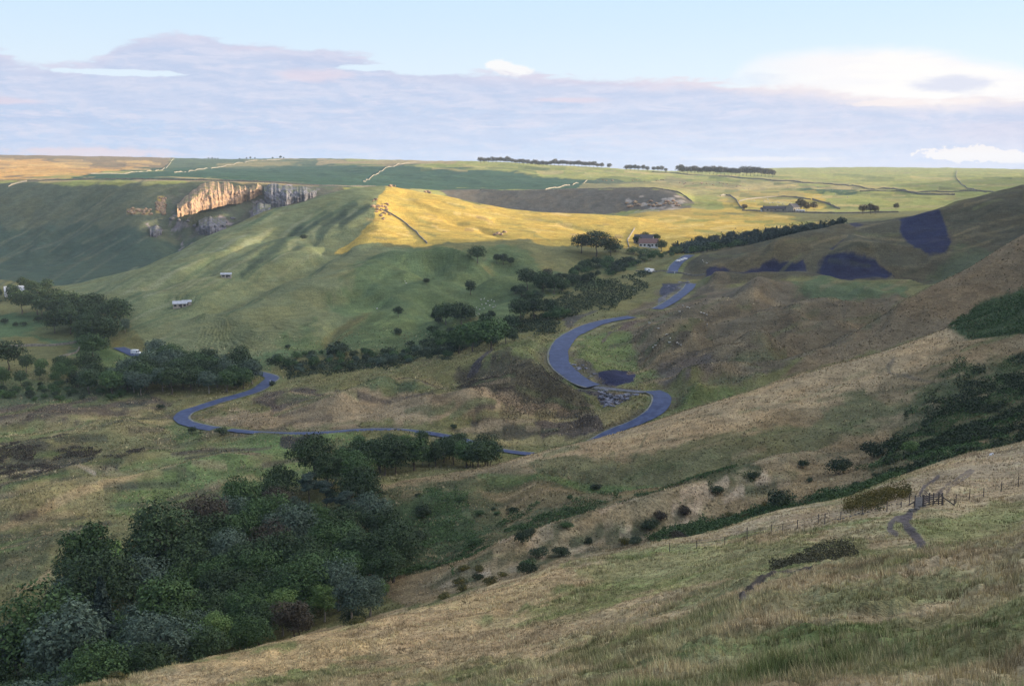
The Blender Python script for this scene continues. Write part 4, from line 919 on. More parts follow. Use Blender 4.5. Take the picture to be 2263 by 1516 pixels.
while cnt < 108 and tries < 9000:
    tries += 1; u = random.uniform(-150, 890); d = random.uniform(165, 320)
    if not pin(WP, u, d): continue
    p = at(u, d)
    if not free(p[0], p[1], 7.4): continue
    TAKEN.append((p[0], p[1], 7.4)); cnt += 1
    lk = random.choices(['dark', 'mid', 'grey', 'brown'], [5, 5, 2.6, .25])[0]
    h = random.uniform(8, 12.5) if d < 215 else random.uniform(9.5, 14)
    if 188 < u < 277: h = min(h, 9)
    if d > 250: h = random.uniform(11, 15)
    FILL1.append((tree(p, h, random.choice(['round', 'open', 'tall', 'round']), lk, FILLN[lk], lk+' leafy trees filling the near wood', lod='near', wid=1.12), p, h, lk))
for k in range(32):
    u = 775+k*10+random.uniform(-6, 6); d = random.uniform(345, 384); p = at(u, d)
    lk = random.choice(['dark', 'dark', 'mid']); _, hh = htop(u, random.uniform(962, 992), d)
    RIDGE_ROW.append((tree(p, min(max(hh, 6), 17), random.choice(['round', 'tall']), lk, 'dark tree in the row behind the near ridge, left of the road' if lk == 'dark' else 'mid green tree in the row behind the near ridge, left of the road', lk+' trees behind the near ridge', lod='mid', wid=1.2), p, hh, lk))

def relabel(items, marks, noun, zone, grp):
    """describe each tree by its look and the nearest landmark"""
    seen = {}
    for o, p, h, lk in items:
        uu, vv = proj(p[0], p[1], p[2]+h*.5); best = min(((math.hypot(u-uu, (v-vv)*1.5), u-uu, v-vv, nm) for u, v, nm in marks), key=lambda q: q[0])
        d, du, dv, nm = best; rel = ('left of' if du > 0 else 'right of') if abs(du) > abs(dv)*1.5 else ('below' if dv < 0 else 'above')
        near_ = 'just' if d < 28 else 'a little' if d < 60 else 'well'; hs = sorted(q[2] for q in items); size = 'small' if h < hs[len(hs)//3] else 'middling' if h < hs[2*len(hs)//3] else 'tall'
        lb = '%s %s %s %s %s the %s, %s' % (size, {'dark': 'dark green', 'mid': 'mid green', 'grey': 'grey-green', 'bush': 'dusky', 'willow': 'pale', 'pine': 'dark', 'brown': 'brown', 'gorse': 'yellowish', 'light': 'pale'}[lk], noun, near_, rel, nm, zone)
        o['label'] = lb; seen.setdefault(lb, []).append(o)
    for lb, os_ in seen.items():
        for o in os_:
            if len(os_) > 1: o['group'] = lb.replace(' '+noun+' ', ' '+noun+'s ')
            elif 'group' in o: del o['group']
def scatter(P, n, hmin, hmax, shapes, leafs, label, group, sp=6, lod='mid', name=None, cat=None, dmin=None, wid=1.0):
    """n trees whose feet stand inside outline P (photo pixels) on the ground"""
    us = [q[0] for q in P]; vs_ = [q[1] for q in P]; c = 0; t = 0
    while c < n and t < n*60:
        t += 1; u = random.uniform(min(us), max(us)); v = random.uniform(min(vs_), max(vs_))
        if not pin(P, u, v): continue
        p = ground(u, v, dmin)
        if p is None or not free(p[0], p[1], sp): continue
        TAKEN.append((p[0], p[1], sp)); c += 1; lk = random.choice(leafs)
        lb = label if isinstance(label, str) else label[lk]
        hh = random.uniform(hmin, hmax); SC_OUT.append((tree(p, hh, random.choice(shapes), lk, lb, group if len(set(leafs)) == 1 else group+', '+{'dark':'dark','mid':'green','grey':'grey-green','light':'pale','bush':'dusky','brown':'brown','gorse':'gorse','pine':'pine','willow':'willow'}[lk], lod=lod, name=name, cat=cat, wid=wid), p, hh, lk))
    out = list(SC_OUT); SC_OUT.clear(); return out
# --- middle-left wood by the lower road
def L(txt, *ks): return {k: txt.format({'dark': 'dark green', 'mid': 'mid green', 'grey': 'grey-green', 'light': 'pale green', 'bush': 'dusky green', 'brown': 'brownish', 'gorse': 'yellowish', 'pine': 'dark needled', 'willow': 'soft green'}[k]) for k in ks}
for u, vt, d, sh, lk, lab in [
 (175,645,690,'round','dark','broad dark tree above the meadow, middle of the far left clump'),
 (130,655,700,'round','dark','dark tree at the left of the far left clump over the meadow'),
 (235,668,680,'round','dark','dark tree at the right end of the far left clump'),
 (215,702,620,'round','dark','big dome-shaped tree standing alone right of the meadow'),
 (205,736,600,'round','mid','lower green tree in front of the big dome-shaped meadow tree'),
 (278,702,640,'tall','grey','slim grey-green tree beside the lower road above the parked vehicles'),
 (190,778,560,'round','dark','dark round tree left of the striped green bank'),
 (15,752,590,'round','dark','dark tree cut by the left edge below the meadow'),
 (165,820,540,'bush','bush','big rounded dark bush in front of the left wood')]:
    p, h = htop(u, vt, d); tree(p, min(h, 20), sh, lk, lab, None, lod='mid', wid=1.25 if sh == 'round' else 1); TAKEN.append((p[0], p[1], 9))
relabel(scatter([(-40,700),(80,690),(270,700),(265,725),(150,720),(60,695),(-40,702)], 12, 12, 17, ['round'], ['dark'], 'dark leafy tree in the clump at the top of the left meadow', 'dark trees above the left meadow', 9, 'mid', dmin=640, wid=1.15), [(175,690,'broad dark tree'),(130,690,'left clump tree'),(235,700,'right clump tree'),(30,690,'left picture edge')], 'tree', 'meadow clump', '')
relabel(scatter([(85,738),(180,724),(268,735),(270,765),(190,772),(170,745),(90,745)], 9, 13, 17, ['round'], ['dark'], 'dark tree at the foot of the clump above the left meadow', 'foot trees of the left meadow clump', 9, 'mid', dmin=560, wid=1.15), [(215,740,'big dome-shaped tree'),(175,690,'broad dark tree'),(100,735,'meadow bushes'),(265,735,'slim roadside tree')], 'tree', 'meadow edge', '')
relabel(scatter([(340,795),(420,812),(545,824),(562,845),(545,866),(420,872),(290,874),(170,870),(150,856),(260,846),(330,822)], 72, 8.5, 13, ['round','tall','round'], ['dark','mid','dark','grey'], L('{} tree in the middle-left wood beside the lower road bend', 'dark', 'mid', 'grey'), 'trees of the middle-left wood', 7, 'mid', dmin=480, wid=1.2), [(320,785,'parked vans'),(592,832,'road fork'),(560,868,'green end bush'),(165,845,'big rounded bush'),(240,810,'green bank'),(420,870,'bare flat'),(490,830,'pale birch tops'),(360,840,'wood middle')], 'tree', 'road wood', '')
relabel(scatter([(-40,822),(150,822),(160,850),(-40,860)], 14, 6, 9.5, ['round'], ['dark','mid'], L('{} scrubby tree left of the middle-left wood', 'dark', 'mid'), 'scrubby trees at the left edge', 6, 'mid', dmin=480), [(0,840,'left picture edge'),(165,845,'big rounded bush'),(80,840,'left meadow')], 'scrubby tree', 'left valley', '')
relabel(scatter([(-40,845),(300,860),(280,885),(-40,890)], 34, 2, 4, ['bush'], ['bush','mid'], L('{} low bush in front of the left wood', 'bush', 'mid'), 'low bushes before the left wood', 4, 'mid', dmin=430), [(0,870,'left picture edge'),(165,840,'big rounded bush'),(280,870,'road wood'),(80,870,'scrubby trees')], 'bush', 'valley floor', '')
relabel(scatter([(-40,665),(60,640),(110,640),(100,655),(-40,672)], 12, 6, 11, ['round'], ['dark'], 'dark tree beside the white-roofed building on the far left', 'trees by the far left building', 8, 'far', dmin=740), [(30,650,'white-roofed building'),(90,650,'dark clump')], 'tree', 'far left', '')
for u, v, h in [(12,716,4),(35,722,3),(52,722,3.4),(85,713,4)]:
    tree(ground(u, v, 600), h, 'bush', 'bush', {12:'leftmost round bush on the far left meadow',35:'small round bush, second from the left on the meadow',52:'small round bush, third from the left on the meadow',85:'round bush on the meadow nearest to the dark clump'}[u], None, lod='far')
relabel(RIDGE_ROW, [(780,1010,'left end of the ridge'),(860,1000,'dark tree behind the ridge'),(930,1000,'grey-green ridge tree'),(1000,990,'broad dark ridge tree'),(1072,985,'last tree by the road')], 'tree', 'ridge row', '')
# --- gully and spur trees
for u, vb, vt, sh, lk, lab, wid in [
 (1055,582,542,'round','dark','dark round tree alone on the green spur, left of three small ones',1.25),
 (1098,583,560,'round','bush','first of three small trees right of the lone dark spur tree',1.0),(1113,585,560,'round','bush','middle of three small trees on the green spur',1.0),(1129,588,568,'round','bush','right one of three small trees on the green spur',1.0),
 (1285,560,516,'round','dark','left tree of the big dark clump below the sunlit slope',1.3),(1318,566,508,'round','dark','tallest tree of the big dark clump below the sunlit slope',1.3),(1350,566,524,'round','dark','right tree of the big dark clump, near the white house',1.2),
 (672,533,518,'round','bush','small dark bushy tree on the far spur crest side',1.3),(880,703,676,'round','dark','small dark tree on the green spur slope',1.0),(942,630,614,'round','bush','little round bush high on the green spur slope',1.3),
 (1040,652,618,'tall','dark','dark tree at the notch of the two green spurs',1.1),(985,718,668,'round','dark','dark broad tree at the left of the stream trees',1.2),(1020,722,668,'round','dark','dark tree next to the broad one left of the stream trees',1.2),
 (1045,778,708,'round','mid','big green tree at the front of the stream clump',1.3),(1085,775,702,'round','mid','biggest rounded tree of the stream clump',1.3),(1015,782,724,'round','mid','green tree at the left of the stream clump',1.2),(1118,760,712,'round','dark','dark tree at the right end of the stream clump',1.1),
 (1150,712,656,'round','dark','dark tree in the upper stream clump, left one',1.2),(1180,706,652,'round','dark','dark tree in the upper stream clump, right one',1.2),(1165,640,592,'round','dark','dark tree above the stream, left in the gully row',1.2),(1200,648,598,'round','dark','dark tree above the stream, second in the gully row',1.2),(1225,650,606,'round','dark','dark tree above the stream, third in the gully row',1.2),
 (752,784,754,'bush','bush','dark spreading bush at the foot of the green spur',1.6),(636,770,760,'bush','bush','tiny tree alone at the foot of the spur',1.0),(882,740,724,'bush','bush','small bush below the small dark spur tree',1.0),
 (1210,625,592,'tall','brown','thin brown bush by the gully row',1.0),(1462,556,530,'round','dark','dark tree beside the white house gable',1.2)]:
    p = ground(u, vb, 500); d = math.hypot(p[0], p[1]); h = float(azt(u, vt)[1])*d-p[2]
    tree(p, max(h, 2), sh, lk, lab, None, lod='mid', wid=wid); TAKEN.append((p[0], p[1], 6))
relabel(scatter([(1130,640),(1300,590),(1400,575),(1420,590),(1330,620),(1230,650),(1180,690),(1160,690)], 60, 3.5, 7, ['bush'], ['bush','dark','mid'], L('{} scrub bush along the stream gully below the sunlit hill', 'bush','dark','mid'), 'gully scrub trees', 5, 'mid', dmin=560), [(1165,620,'left gully-row tree'),(1225,630,'third gully-row tree'),(1318,560,'tall dark clump tree'),(1410,575,'willows'),(1300,610,'stream bank'),(1180,680,'upper stream trees')], 'bush', 'stream gully', '')
relabel(scatter([(600,800),(700,780),(940,775),(1000,790),(900,806),(760,822),(640,826)], 60, 2, 5, ['bush'], ['bush','mid','grey'], L('{} bush in the belt at the foot of the green spur', 'bush','mid','grey'), 'bushes at the foot of the spur', 4, 'mid', dmin=500), [(752,770,'spreading dark bush'),(636,768,'tiny lone tree'),(880,790,'stream bend'),(960,780,'stream clump'),(700,805,'spur foot')], 'bush', 'spur foot', '')
relabel(scatter([(960,700),(1010,700),(1150,700),(1220,680),(1260,700),(1140,760),(1000,780),(950,760)], 32, 4, 8, ['bush'], ['dark','mid','bush'], L('{} bush in the thicket round the stream clump', 'dark','mid','bush'), 'thicket round the stream clump', 6, 'mid', dmin=520), [(1045,745,'big green stream tree'),(985,690,'broad dark tree'),(1150,690,'upper stream trees'),(1118,735,'right stream tree'),(1220,690,'road curve')], 'bush', 'stream thicket', '')
relabel(scatter([(1300,600),(1480,560),(1530,550),(1500,565),(1420,580)], 20, 3, 6, ['bush'], ['willow','bush','mid'], L('{} bush between the house and the car park', 'willow','bush','mid'), 'bushes below the house', 5, 'mid', dmin=700), [(1400,562,'rounded willow'),(1437,597,'parked camper van'),(1340,590,'dark clump foot'),(1500,560,'conifer belt')], 'bush', 'below the house', '')
for x0, v0, lab in [(1360,556,'pale willow bush left of the house'),(1400,562,'pale rounded willow in front of the white house'),(1425,566,'second pale willow in front of the white house')]:
    p = ground(x0, v0, 700); tree(p, 6, 'bush', 'willow', lab, None, lod='mid', wid=1.5)
scatter([(1490,553),(1560,535),(1660,523),(1760,512),(1860,500),(1860,512),(1720,532),(1600,545),(1520,560)], 110, 4.5, 8, ['spire','tall','tall'], ['pine'], 'dark conifer in the belt behind the big hill, right of the house', 'conifers of the plantation belt', 4, 'far', dmin=770, wid=1.5)
cover('plantation_undergrowth', [(1490,553),(1560,535),(1660,523),(1760,512),(1860,500),(1860,514),(1720,534),(1600,548),(1520,562)], 14000, 5.0, 'pine', 'dark lower boughs filling the conifer belt', 770, 1000, .6, 4)
scatter([(1500,556),(1620,536),(1700,528),(1640,545),(1540,562)], 20, 4, 7.5, ['bush'], ['mid','dark'], L('{} bushy tree at the near edge of the conifer belt', 'mid','dark'), 'broadleaf trees edging the conifer belt', 5, 'far', dmin=760)
for x0, v0, h0, lab in [(1408,540,7,'dark tree at the left of the barn'),(1449,538,8,'dark tree at the right of the barn'),(1425,531,7,'dark tree close behind the barn')]:
    tree(ground(x0, v0, 780), h0, 'round', 'dark', lab, None, lod='mid', wid=1.2)
# --- skyline trees
def row(us, d, hs, lab, grp, leafk='evening_tint', shape='round', wid=1.1, jd=14):
    for i, u in enumerate(us):
        p = at(u, d+random.uniform(-jd, jd)); tree(p, random.choice(hs)*random.uniform(.88, 1.1), shape, leafk, lab, grp, lod='far', wid=wid)
row(np.arange(1064, 1325, 8.4), 2190, [11, 12, 13], 'tree in the long dark skyline row left of the gap', 'left skyline row of trees', wid=1.2)
row(np.arange(1494, 1696, 8.0), 2110, [14.5, 16, 17], 'tree in the skyline row right of the gap', 'right skyline row of trees', wid=1.12)
row([1341], 2140, [12.5], 'single tree standing alone in the skyline gap', None)
row([1378, 1387, 1396, 1404], 2130, [12], 'tree in the four-tree skyline clump right of the lone tree', 'four skyline trees')
row([1414, 1423], 2130, [11.5], 'one of a pair of skyline trees between two clumps', 'pair of skyline trees')
row([1437, 1446, 1454], 2130, [12, 11], 'tree in the skyline trio left of the small end tree', 'skyline trio')
row([1463], 2130, [9], 'small rounded skyline tree at the end of the trio', None)
for u, v, h, lab in [(1770,468,13.5,'tall tree behind the right gable of the far farm'),(1783,468,9,'smaller tree right of the tall farm tree'),(1799,465,9,'slim tree right of the farm, apart from the tall one'),(1907,474,9.5,'left half of the round tree pair by the field wall'),(1924,474,10.5,'middle tree of the round group by the field wall'),(1934,474,9,'right tree of the round group by the field wall'),(1980,464,7,'small tree by the far field wall on the right'),(1645,466,7,'low rounded tree left of the far farm')]:
    p = ground(u, v, 1050); tree(p, h, 'round', 'evening_tint', lab, None, lod='far', wid=1.1)
for i, (u, h) in enumerate([(478,5),(486,6),(492,5),(498,5),(545,5),(560,6),(568,7),(578,5),(616,6),(633,9),(640,5)]):
    tree(at(u, 3150), h, 'round', 'bush', 'tiny dark tree on the left skyline', 'tiny trees on the left skyline', lod='far')
# --- bushes on the near slopes
for u, v, h, wid, lk, lab in [(1155,1202,3.4,.8,'bush','upright dark bush above the strip of pale grass'),(1302,1205,2.0,.9,'bush','small round bush on the pale grass strip'),(1190,1232,2.4,1.3,'bush','dark bush at the edge of the near slope, centre'),(1247,1222,1.2,1,'mid','tiny bush between two dark bushes'),(1775,1034,2.6,.9,'bush','small dark tree on the slope above the pale strip'),(1852,1048,4.4,1.2,'bush','broad dark thorn bush in the middle of the right slope'),(1930,1012,4.4,1.2,'bush','dark thorn bush beside the yellow-green one'),(2010,1000,3.6,1.3,'light','yellow-green bush on the right slope'),(1665,1058,2.2,1.2,'bush','small dark bush on the slope left of the thorn tree'),(1790,1066,1.4,1,'bush','tiny round bush on the pale strip'),(1585,1092,2.4,1.3,'bush','low dark bush on the upper edge of the pale strip'),(1515,1138,2.6,1,'brown','brownish thorn bush on the pale strip'),(1460,1150,2.6,1,'brown','second brownish thorn bush, left on the pale strip'),(1435,1172,2.8,1.2,'bush','dark bush where the pale strip meets the bracken'),(1722,1122,4.0,1.2,'bush','dark leaning thorn tree above the fence line'),(1405,1200,2.0,1.2,'bush','dark low bush at the near slope edge, right of centre'),(1500,1195,2.2,1.4,'brown','brown low bush at the near slope edge'),(940,1140,3.2,1.3,'bush','dark bush on the bracken slope, right of the wood'),(925,1200,3.4,1.3,'bush','dark bush low on the bracken slope by the wood'),(820,1140,3.0,1.3,'brown','purple-brown bush at the wood edge'),(425,958,3.2,1,'bush','dark bush in front of the road bend'),(493,962,3.6,1.1,'bush','second dark bush in front of the road bend'),(355,905,2.6,1,'bush','small bush left of the road bend'),(603,852,2.6,1,'bush','small dark bush by the lower road sign'),(1060,842,.9,1,'bush','small tuft below the dark scarp'),(1005,948,2.2,1,'bush','dark bush above the lower road'),(525,858,4.2,1,'mid','green bush at the right end of the middle-left wood')]:
    p = ground(u, v, 175 if v > 970 else 330)
    if p is None: continue
    tree(p, h, 'bush', lk, lab, None, lod='mid', wid=wid, name='thorn_bush' if 'thorn' in lab else 'bush')
relabel(scatter([(1000,1290),(1180,1236),(1330,1195),(1480,1175),(1600,1135),(1700,1110),(1850,1070),(1980,1045),(1990,1055),(1730,1132),(1620,1172),(1470,1196),(1330,1232),(1199,1258),(1060,1300)], 12, .9, 2.4, ['bush'], ['bush','gorse','mid'], L('{} small bush along the far side of the near slope edge', 'bush','gorse','mid'), 'small bushes along the slope edge', 2.5, 'mid', dmin=190, wid=1.3), [(1190,1230,'dark edge bush'),(1302,1200,'round bush'),(1460,1150,'thorn bush'),(1722,1115,'leaning thorn'),(1900,1070,'gorse clump'),(1600,1140,'bracken strip')], 'bush', 'slope edge', '')
scatter([(930,1300),(1000,1265),(1150,1225),(1100,1290),(960,1330)], 7, .7, 1.6, ['bush'], ['gorse'], 'small gorse bush between the wood and the near slope edge', 'gorse bushes right of the wood', 2.5, 'mid', dmin=190, wid=1.5)
relabel(scatter([(800,1100),(1000,1080),(1300,1080),(1600,1070),(1500,1105),(1200,1180),(1000,1260),(880,1290),(800,1220)], 14, .8, 2.0, ['bush'], ['bush','mid'], L('{} low bush on the dark slope right of the wood', 'bush','mid'), 'low bushes on the dark slope', 4, 'mid', dmin=190, wid=1.4), [(940,1140,'dark slope bush'),(1155,1195,'upright dark bush'),(850,1200,'wood edge'),(1500,1090,'pale strip top'),(1300,1100,'slope middle')], 'low bush', 'dark slope', '')
for u, v, h, lab in [(215,1514,1.0,'gorse clump at the bottom end of the near slope edge'),(775,1378,.9,'small gorse clump peeping over the near slope edge')]:
    tree(at(u, 98 if u < 300 else 117), h, 'bush', 'gorse', lab, None, lod='mid', wid=1.8, name='gorse_bush')
tree(at(770, 195), 3, 'bush', 'bush', 'dark shrub in front of the wood, just over the slope edge', None, lod='near', wid=1.4)
BR1 = [(1985,935),(2120,805),(2300,760),(2300,985),(2140,1005),(1990,1050),(1880,1068)]
cover('bracken', BR1, 30000, 1.7, 'bush', 'dark green bracken covering the right-hand slope', 240, 480, .30, 22, brk=.50)
cover('bracken', BR1, 20000, 1.2, 'mid', 'lighter green bracken mixed into the right-hand slope', 240, 480, .26, 26, brk=.42)
cover('bracken', [(2105,720),(2170,685),(2300,640),(2300,745),(2150,745)], 9000, 1.2, 'mid', 'dark bracken patch high on the far right slope', 380, 560, .34, 14, brk=.40)
cover('bracken', [(1440,1192),(1560,1130),(1760,1100),(1900,1062),(1990,1040),(1992,1060),(1890,1100),(1730,1134),(1620,1176)], 24000, 1.3, 'mid', 'green bracken strip just beyond the near slope edge', 190, 330, .24, 15, brk=.30)
cover('bracken', [(850,1110),(1000,1090),(1080,1150),(1000,1250),(880,1290),(800,1200)], 9000, .7, 'mid', 'bracken on the slope right of the wood', 200, 400, .22, 24, brk=.58)
cover('bracken', [(900,1290),(1060,1235),(1300,1165),(1480,1115),(1660,1065),(1600,1040),(1300,1090),(1100,1150),(900,1200)], 15000, .8, 'mid', 'darker bracken above the pale grass strip', 200, 400, .22, 20, brk=.54)
cover('heather', [(1030,850),(1130,832),(1240,850),(1285,910),(1180,928),(1060,918),(1000,880)], 14000, .5, 'heath', 'dark heather covering the mound below the middle road bend', 380, 560, .20, 24, brk=.46)
cover('rushes', [(-40,965),(200,985),(330,1000),(240,1045),(60,1055),(-40,1040)], 9000, .7, 'heath', 'dark rushes on the left valley floor', 240, 500, .26, 20, brk=.5)
cover('scrub', [(900,765),(1160,735),(1330,690),(1450,640),(1420,600),(1250,650),(1180,700),(1000,790)], 22000, 1.6, 'bush', 'dark scrub lining the stream bank below the road', 480, 800, .5, 10)
cover('scrub', [(600,800),(940,775),(1000,795),(760,825),(640,828)], 9000, 1.2, 'bush', 'low scrub at the foot of the green spur', 480, 640, .45, 8)
cover('rush_clump', [(1700,1262),(1740,1238),(1800,1226),(1880,1224),(1900,1232),(1860,1244),(1790,1262),(1730,1270)], 9000, 1.0, 'rush', 'long dark clump of rushes in the hollow beyond the near bank', 86, 112, .10, 3, 'rushes')
cover('gorse_clump', [(1866,1132),(1885,1118),(1930,1100),(2000,1094),(2008,1100),(1960,1116),(1900,1134)], 9000, 1.3, 'gorse', 'long dark gorse clump with yellow flecks left of the timber gate', 120, 190, .11, 9, 'gorse')

# labels for the trees packed between the named ones of the near wood
SHORT = ['tallest dark round tree','left edge open tree','dome tree by the clearing','tall brownish tree','tall green back tree','wide dark back tree','left pine','middle pine','right pine','feathery tree before the pines','bright yellow-green tree','slim yellow-green tree','pale tree by the tan slope','low light green tree','fresh green bushy tree','pale-stemmed birch','round tree below the pines','bushy tree under the tallest','front dark conifer','grey-green front-left tree','tree cut by the left edge','front willowy tree','low dark front tree']
seen = {}
for o, p, h, lk in FILL1:
    uu, vv = proj(p[0], p[1], p[2]+h*.6); best = None
    for k, (u, vt, d, sh, lkk, lab) in enumerate(W1[:21]):
        dd = math.hypot(u-uu, vt+35-vv)
        if best is None or dd < best[0]: best = (dd, k, u-uu, vt+35-vv)
    _, k, du, dv = best
    rel = ('left of' if du > 0 else 'right of') if abs(du) > abs(dv) else ('below' if dv < 0 else 'above')
    size = 'small' if h < 10 else 'middling' if h < 12.5 else 'tall'
    lb = '%s %s tree just %s the %s, near wood' % (size, {'dark': 'dark green', 'mid': 'mid green', 'grey': 'grey-green', 'brown': 'brownish'}[lk], rel, SHORT[k])
    o['label'] = lb; seen.setdefault(lb, []).append(o)
for lb, os_ in seen.items():
    for o in os_:
        if len(os_) == 1: del o['group']
        else: o['group'] = lb.replace(' tree ', ' trees ')
# ------------------------------------------------------------------ drystone walls
M_WALL = simple('drystone', (.30, .265, .21), (.17, .155, .13), .8, bump=.05)
def wall(px, label, h=1.3, w=.6, dmin=1150, mat=M_WALL, name='drystone_wall', cat='stone wall', cope=True):
    P = [ground(u, v, dmin) for u, v in px]; P = np.array([q for q in P if q is not None])
    if len(P) < 2: return
    P = resample(chaik(P, 2), 5.0)
    P[:, 2] = [hz(x, y) for x, y, _ in P]
    d = np.gradient(P[:, :2], axis=0); d /= np.hypot(d[:, 0], d[:, 1])[:, None]+1e-9; nr = np.stack([-d[:, 1], d[:, 0]], 1)
    n = len(P); hh = h*(1+.18*RNG.normal(size=n)); co = np.zeros((n, 4, 3))
    for k, (o, z) in enumerate(((-.5, -.6), (-.36, 1), (.36, 1), (.5, -.6))):
        co[:, k, :2] = P[:, :2]+nr*w*o; co[:, k, 2] = P[:, 2]+(hh if z == 1 else z)
    ix = np.arange(n*4).reshape(n, 4); F = []
    for k in range(4): F.append(np.stack([ix[:-1, k], ix[1:, k], ix[1:, (k+1) % 4], ix[:-1, (k+1) % 4]], -1))
    F = np.concatenate(F).tolist()+[[0, 1, 2, 3], [4*n-1, 4*n-2, 4*n-3, 4*n-4]]
    o = link(name, mesh_np(name, co, F, mat)); tag(o, label, cat)
for px, lab, h in [
 ([(386,350),(377,360),(366,373),(345,378),(300,382),(200,385)],'pale stone wall dropping from the left skyline, then bending left',1.4),
 ([(385,382),(440,375),(500,367),(540,358),(600,354),(660,352)],'pale stone wall climbing to the left skyline in long steps',1.4),
 ([(803,402),(820,391),(845,379),(870,368),(895,361),(960,358)],'pale stone wall climbing between green fields above the spur top',1.4),
 ([(1205,421),(1240,414),(1270,406),(1298,399)],'short pale stone wall slanting across the dark green field',1.4),
 ([(1440,381),(1500,385),(1600,390),(1700,396),(1760,403),(1850,408),(1900,414),(2000,424),(2110,432)],'long dark stone wall running right from under the skyline trees',1.6),
 ([(2116,378),(2112,388),(2116,400),(2130,412),(2150,421),(2180,426)],'pale curving stone wall near the right skyline',1.4),
 ([(1592,434),(1606,429),(1620,438),(1632,452),(1645,464)],'stone wall round the little shaded hollow left of the farm',1.6),
 ([(1795,443),(1820,448),(1845,458),(1856,463)],'stone wall slanting down to the right of the farm trees',1.8),
 ([(1640,466),(1740,470),(1830,475),(1900,478),(1985,486)],'stone wall along the front of the far farm',1.5),
 ([(60,401),(300,397),(480,401),(700,412),(830,414)],'stone wall along the rim above the limestone crag',1.6),
 ([(60,402),(30,408),(18,414)],'stone wall at the left edge of the picture below the rim',1.6),
 ([(1060,421),(1200,422),(1340,418),(1470,420),(1508,430),(1530,446)],'stone wall along the top of the steep purple slope',1.5),
 ([(1632,446),(1690,437),(1735,434),(1792,442)],'stone wall above the sheep field behind the farm',1.3),
 ([(1900,424),(2050,424),(2200,426)],'stone wall crossing the pale fields at the far right',1.3)]:
    wall(px, lab, h)
wall([(840,463),(868,475),(893,490),(913,508),(930,526),(944,544)], 'stone wall running down the sunlit shoulder into shade', 1.2, .8, 800)
wall([(1390,547),(1384,530),(1402,506)], 'stone wall climbing beside the white house', 1.2, .8, 800)
wall([(10,768),(60,765),(120,765),(170,758)], 'low stone wall between the left meadows', 1.1, .7, 560)
wall([(130,790),(170,782),(175,770)], 'short low wall by the striped green bank', 1.0, .7, 520)
wall([(1560,607),(1500,604),(1440,602),(1405,600)], 'low pale kerb wall below the parked vans', .8, .6, 640)

# ------------------------------------------------------------------ boxes, buildings
def box_np(cx, cy, cz, sx, sy, sz):
    co = [(cx+a*sx/2, cy+b_*sy/2, cz+c*sz/2) for a in (-1, 1) for b_ in (-1, 1) for c in (-1, 1)]
    F = [[0,1,3,2],[4,6,7,5],[0,4,5,1],[2,3,7,6],[0,2,6,4],[1,5,7,3]]
    return co, F
def multi(name, parts, mat, parent=None, smooth=False):
    co, F = [], []
    for a, b_ in parts: o = len(co); co += list(a); F += [[i+o for i in q] for q in b_]
    me = bpy.data.meshes.new(name); me.from_pydata([tuple(map(float, c)) for c in co], [], F); me.materials.append(mat); me.update()
    for q in me.polygons: q.use_smooth = smooth
    return link(name, me, parent)
M_RENDER = simple('white_render', (.66, .66, .68), (.52, .52, .55), 1.5); M_STONE = simple('house_stone', (.34, .31, .27), (.24, .22, .19), 1.2, bump=.02)
M_SLATE = simple('slate_roof', (.085, .080, .090), (.055, .052, .062), 2.0); M_BROWNROOF = simple('brown_roof', (.19, .115, .10), (.13, .08, .07), 2.0)
M_TINROOF = simple('pale_tin_roof', (.40, .42, .46), (.30, .32, .35), 1.0, .5); M_GLASS = simple('window_glass', (.03, .035, .045), (.02, .022, .03), 1, .1, .5)
M_PAINT = simple('white_vehicle_paint', (.80, .81, .83), (.70, .71, .74), 1, .3, .5); M_RED = simple('red_paint', (.45, .06, .05), (.3, .04, .04), 1, .3, .5)
M_TYRE = simple('tyre', (.03, .03, .032), (.02, .02, .02), 5); M_DARKP = simple('dark_trim', (.05, .05, .055), (.03, .03, .033), 4, .5)
def gable(L, W, H, RH, over=.35, th=.18):
    """roof as two slabs; L along x"""
    out = []
    for s_ in (-1, 1):
        a = np.array([[-L/2-over, s_*(W/2+over), H-over*RH/(W/2)], [L/2+over, s_*(W/2+over), H-over*RH/(W/2)], [L/2+over, 0, H+RH], [-L/2-over, 0, H+RH]])
        b_ = a+np.array([0, 0, th]); out.append((list(a)+list(b_), [[0,1,2,3],[7,6,5,4],[0,4,5,1],[1,5,6,2],[3,2,6,7],[0,3,7,4]]))
    return out
def house(p, rz, L, W, H, RH, mw, mr, label, wins=4, name='house', cat='house', chim=1, door=True):
    t = empty(name, p, rz, label=label, cat=cat)
    co = [(-L/2,-W/2,-1.5),(L/2,-W/2,-1.5),(L/2,W/2,-1.5),(-L/2,W/2,-1.5),(-L/2,-W/2,H),(L/2,-W/2,H),(L/2,W/2,H),(-L/2,W/2,H),(-L/2,0,H+RH),(L/2,0,H+RH)]
    F = [[0,1,5,4],[2,3,7,6],[1,2,6,9,5],[3,0,4,8,7]]
    multi('wall', [(co, F)], mw, t); rf = multi('roof', gable(L, W, H, RH), mr, t)
    for i in range(chim): multi('chimney', [box_np(-L/2+.6+i*(L-1.2), 0, H+RH+.35, .7, .9, 1.3)], M_STONE, rf)
    for i in range(wins):
        x = -L/2+(i+.5)*L/wins
        f = multi('window', [box_np(x, -W/2-.03, H*.52, min(1.6, L/wins*.5), .1, H*.42)], M_GLASS, t)
        multi('sill', [box_np(x, -W/2-.07, H*.52-H*.21-.08, min(1.8, L/wins*.55), .16, .1)], M_STONE, f)
    if door: multi('door', [box_np(L*.08, -W/2-.04, 1.0, 1.0, .1, 2.0)], M_DARKP, t)
    return t
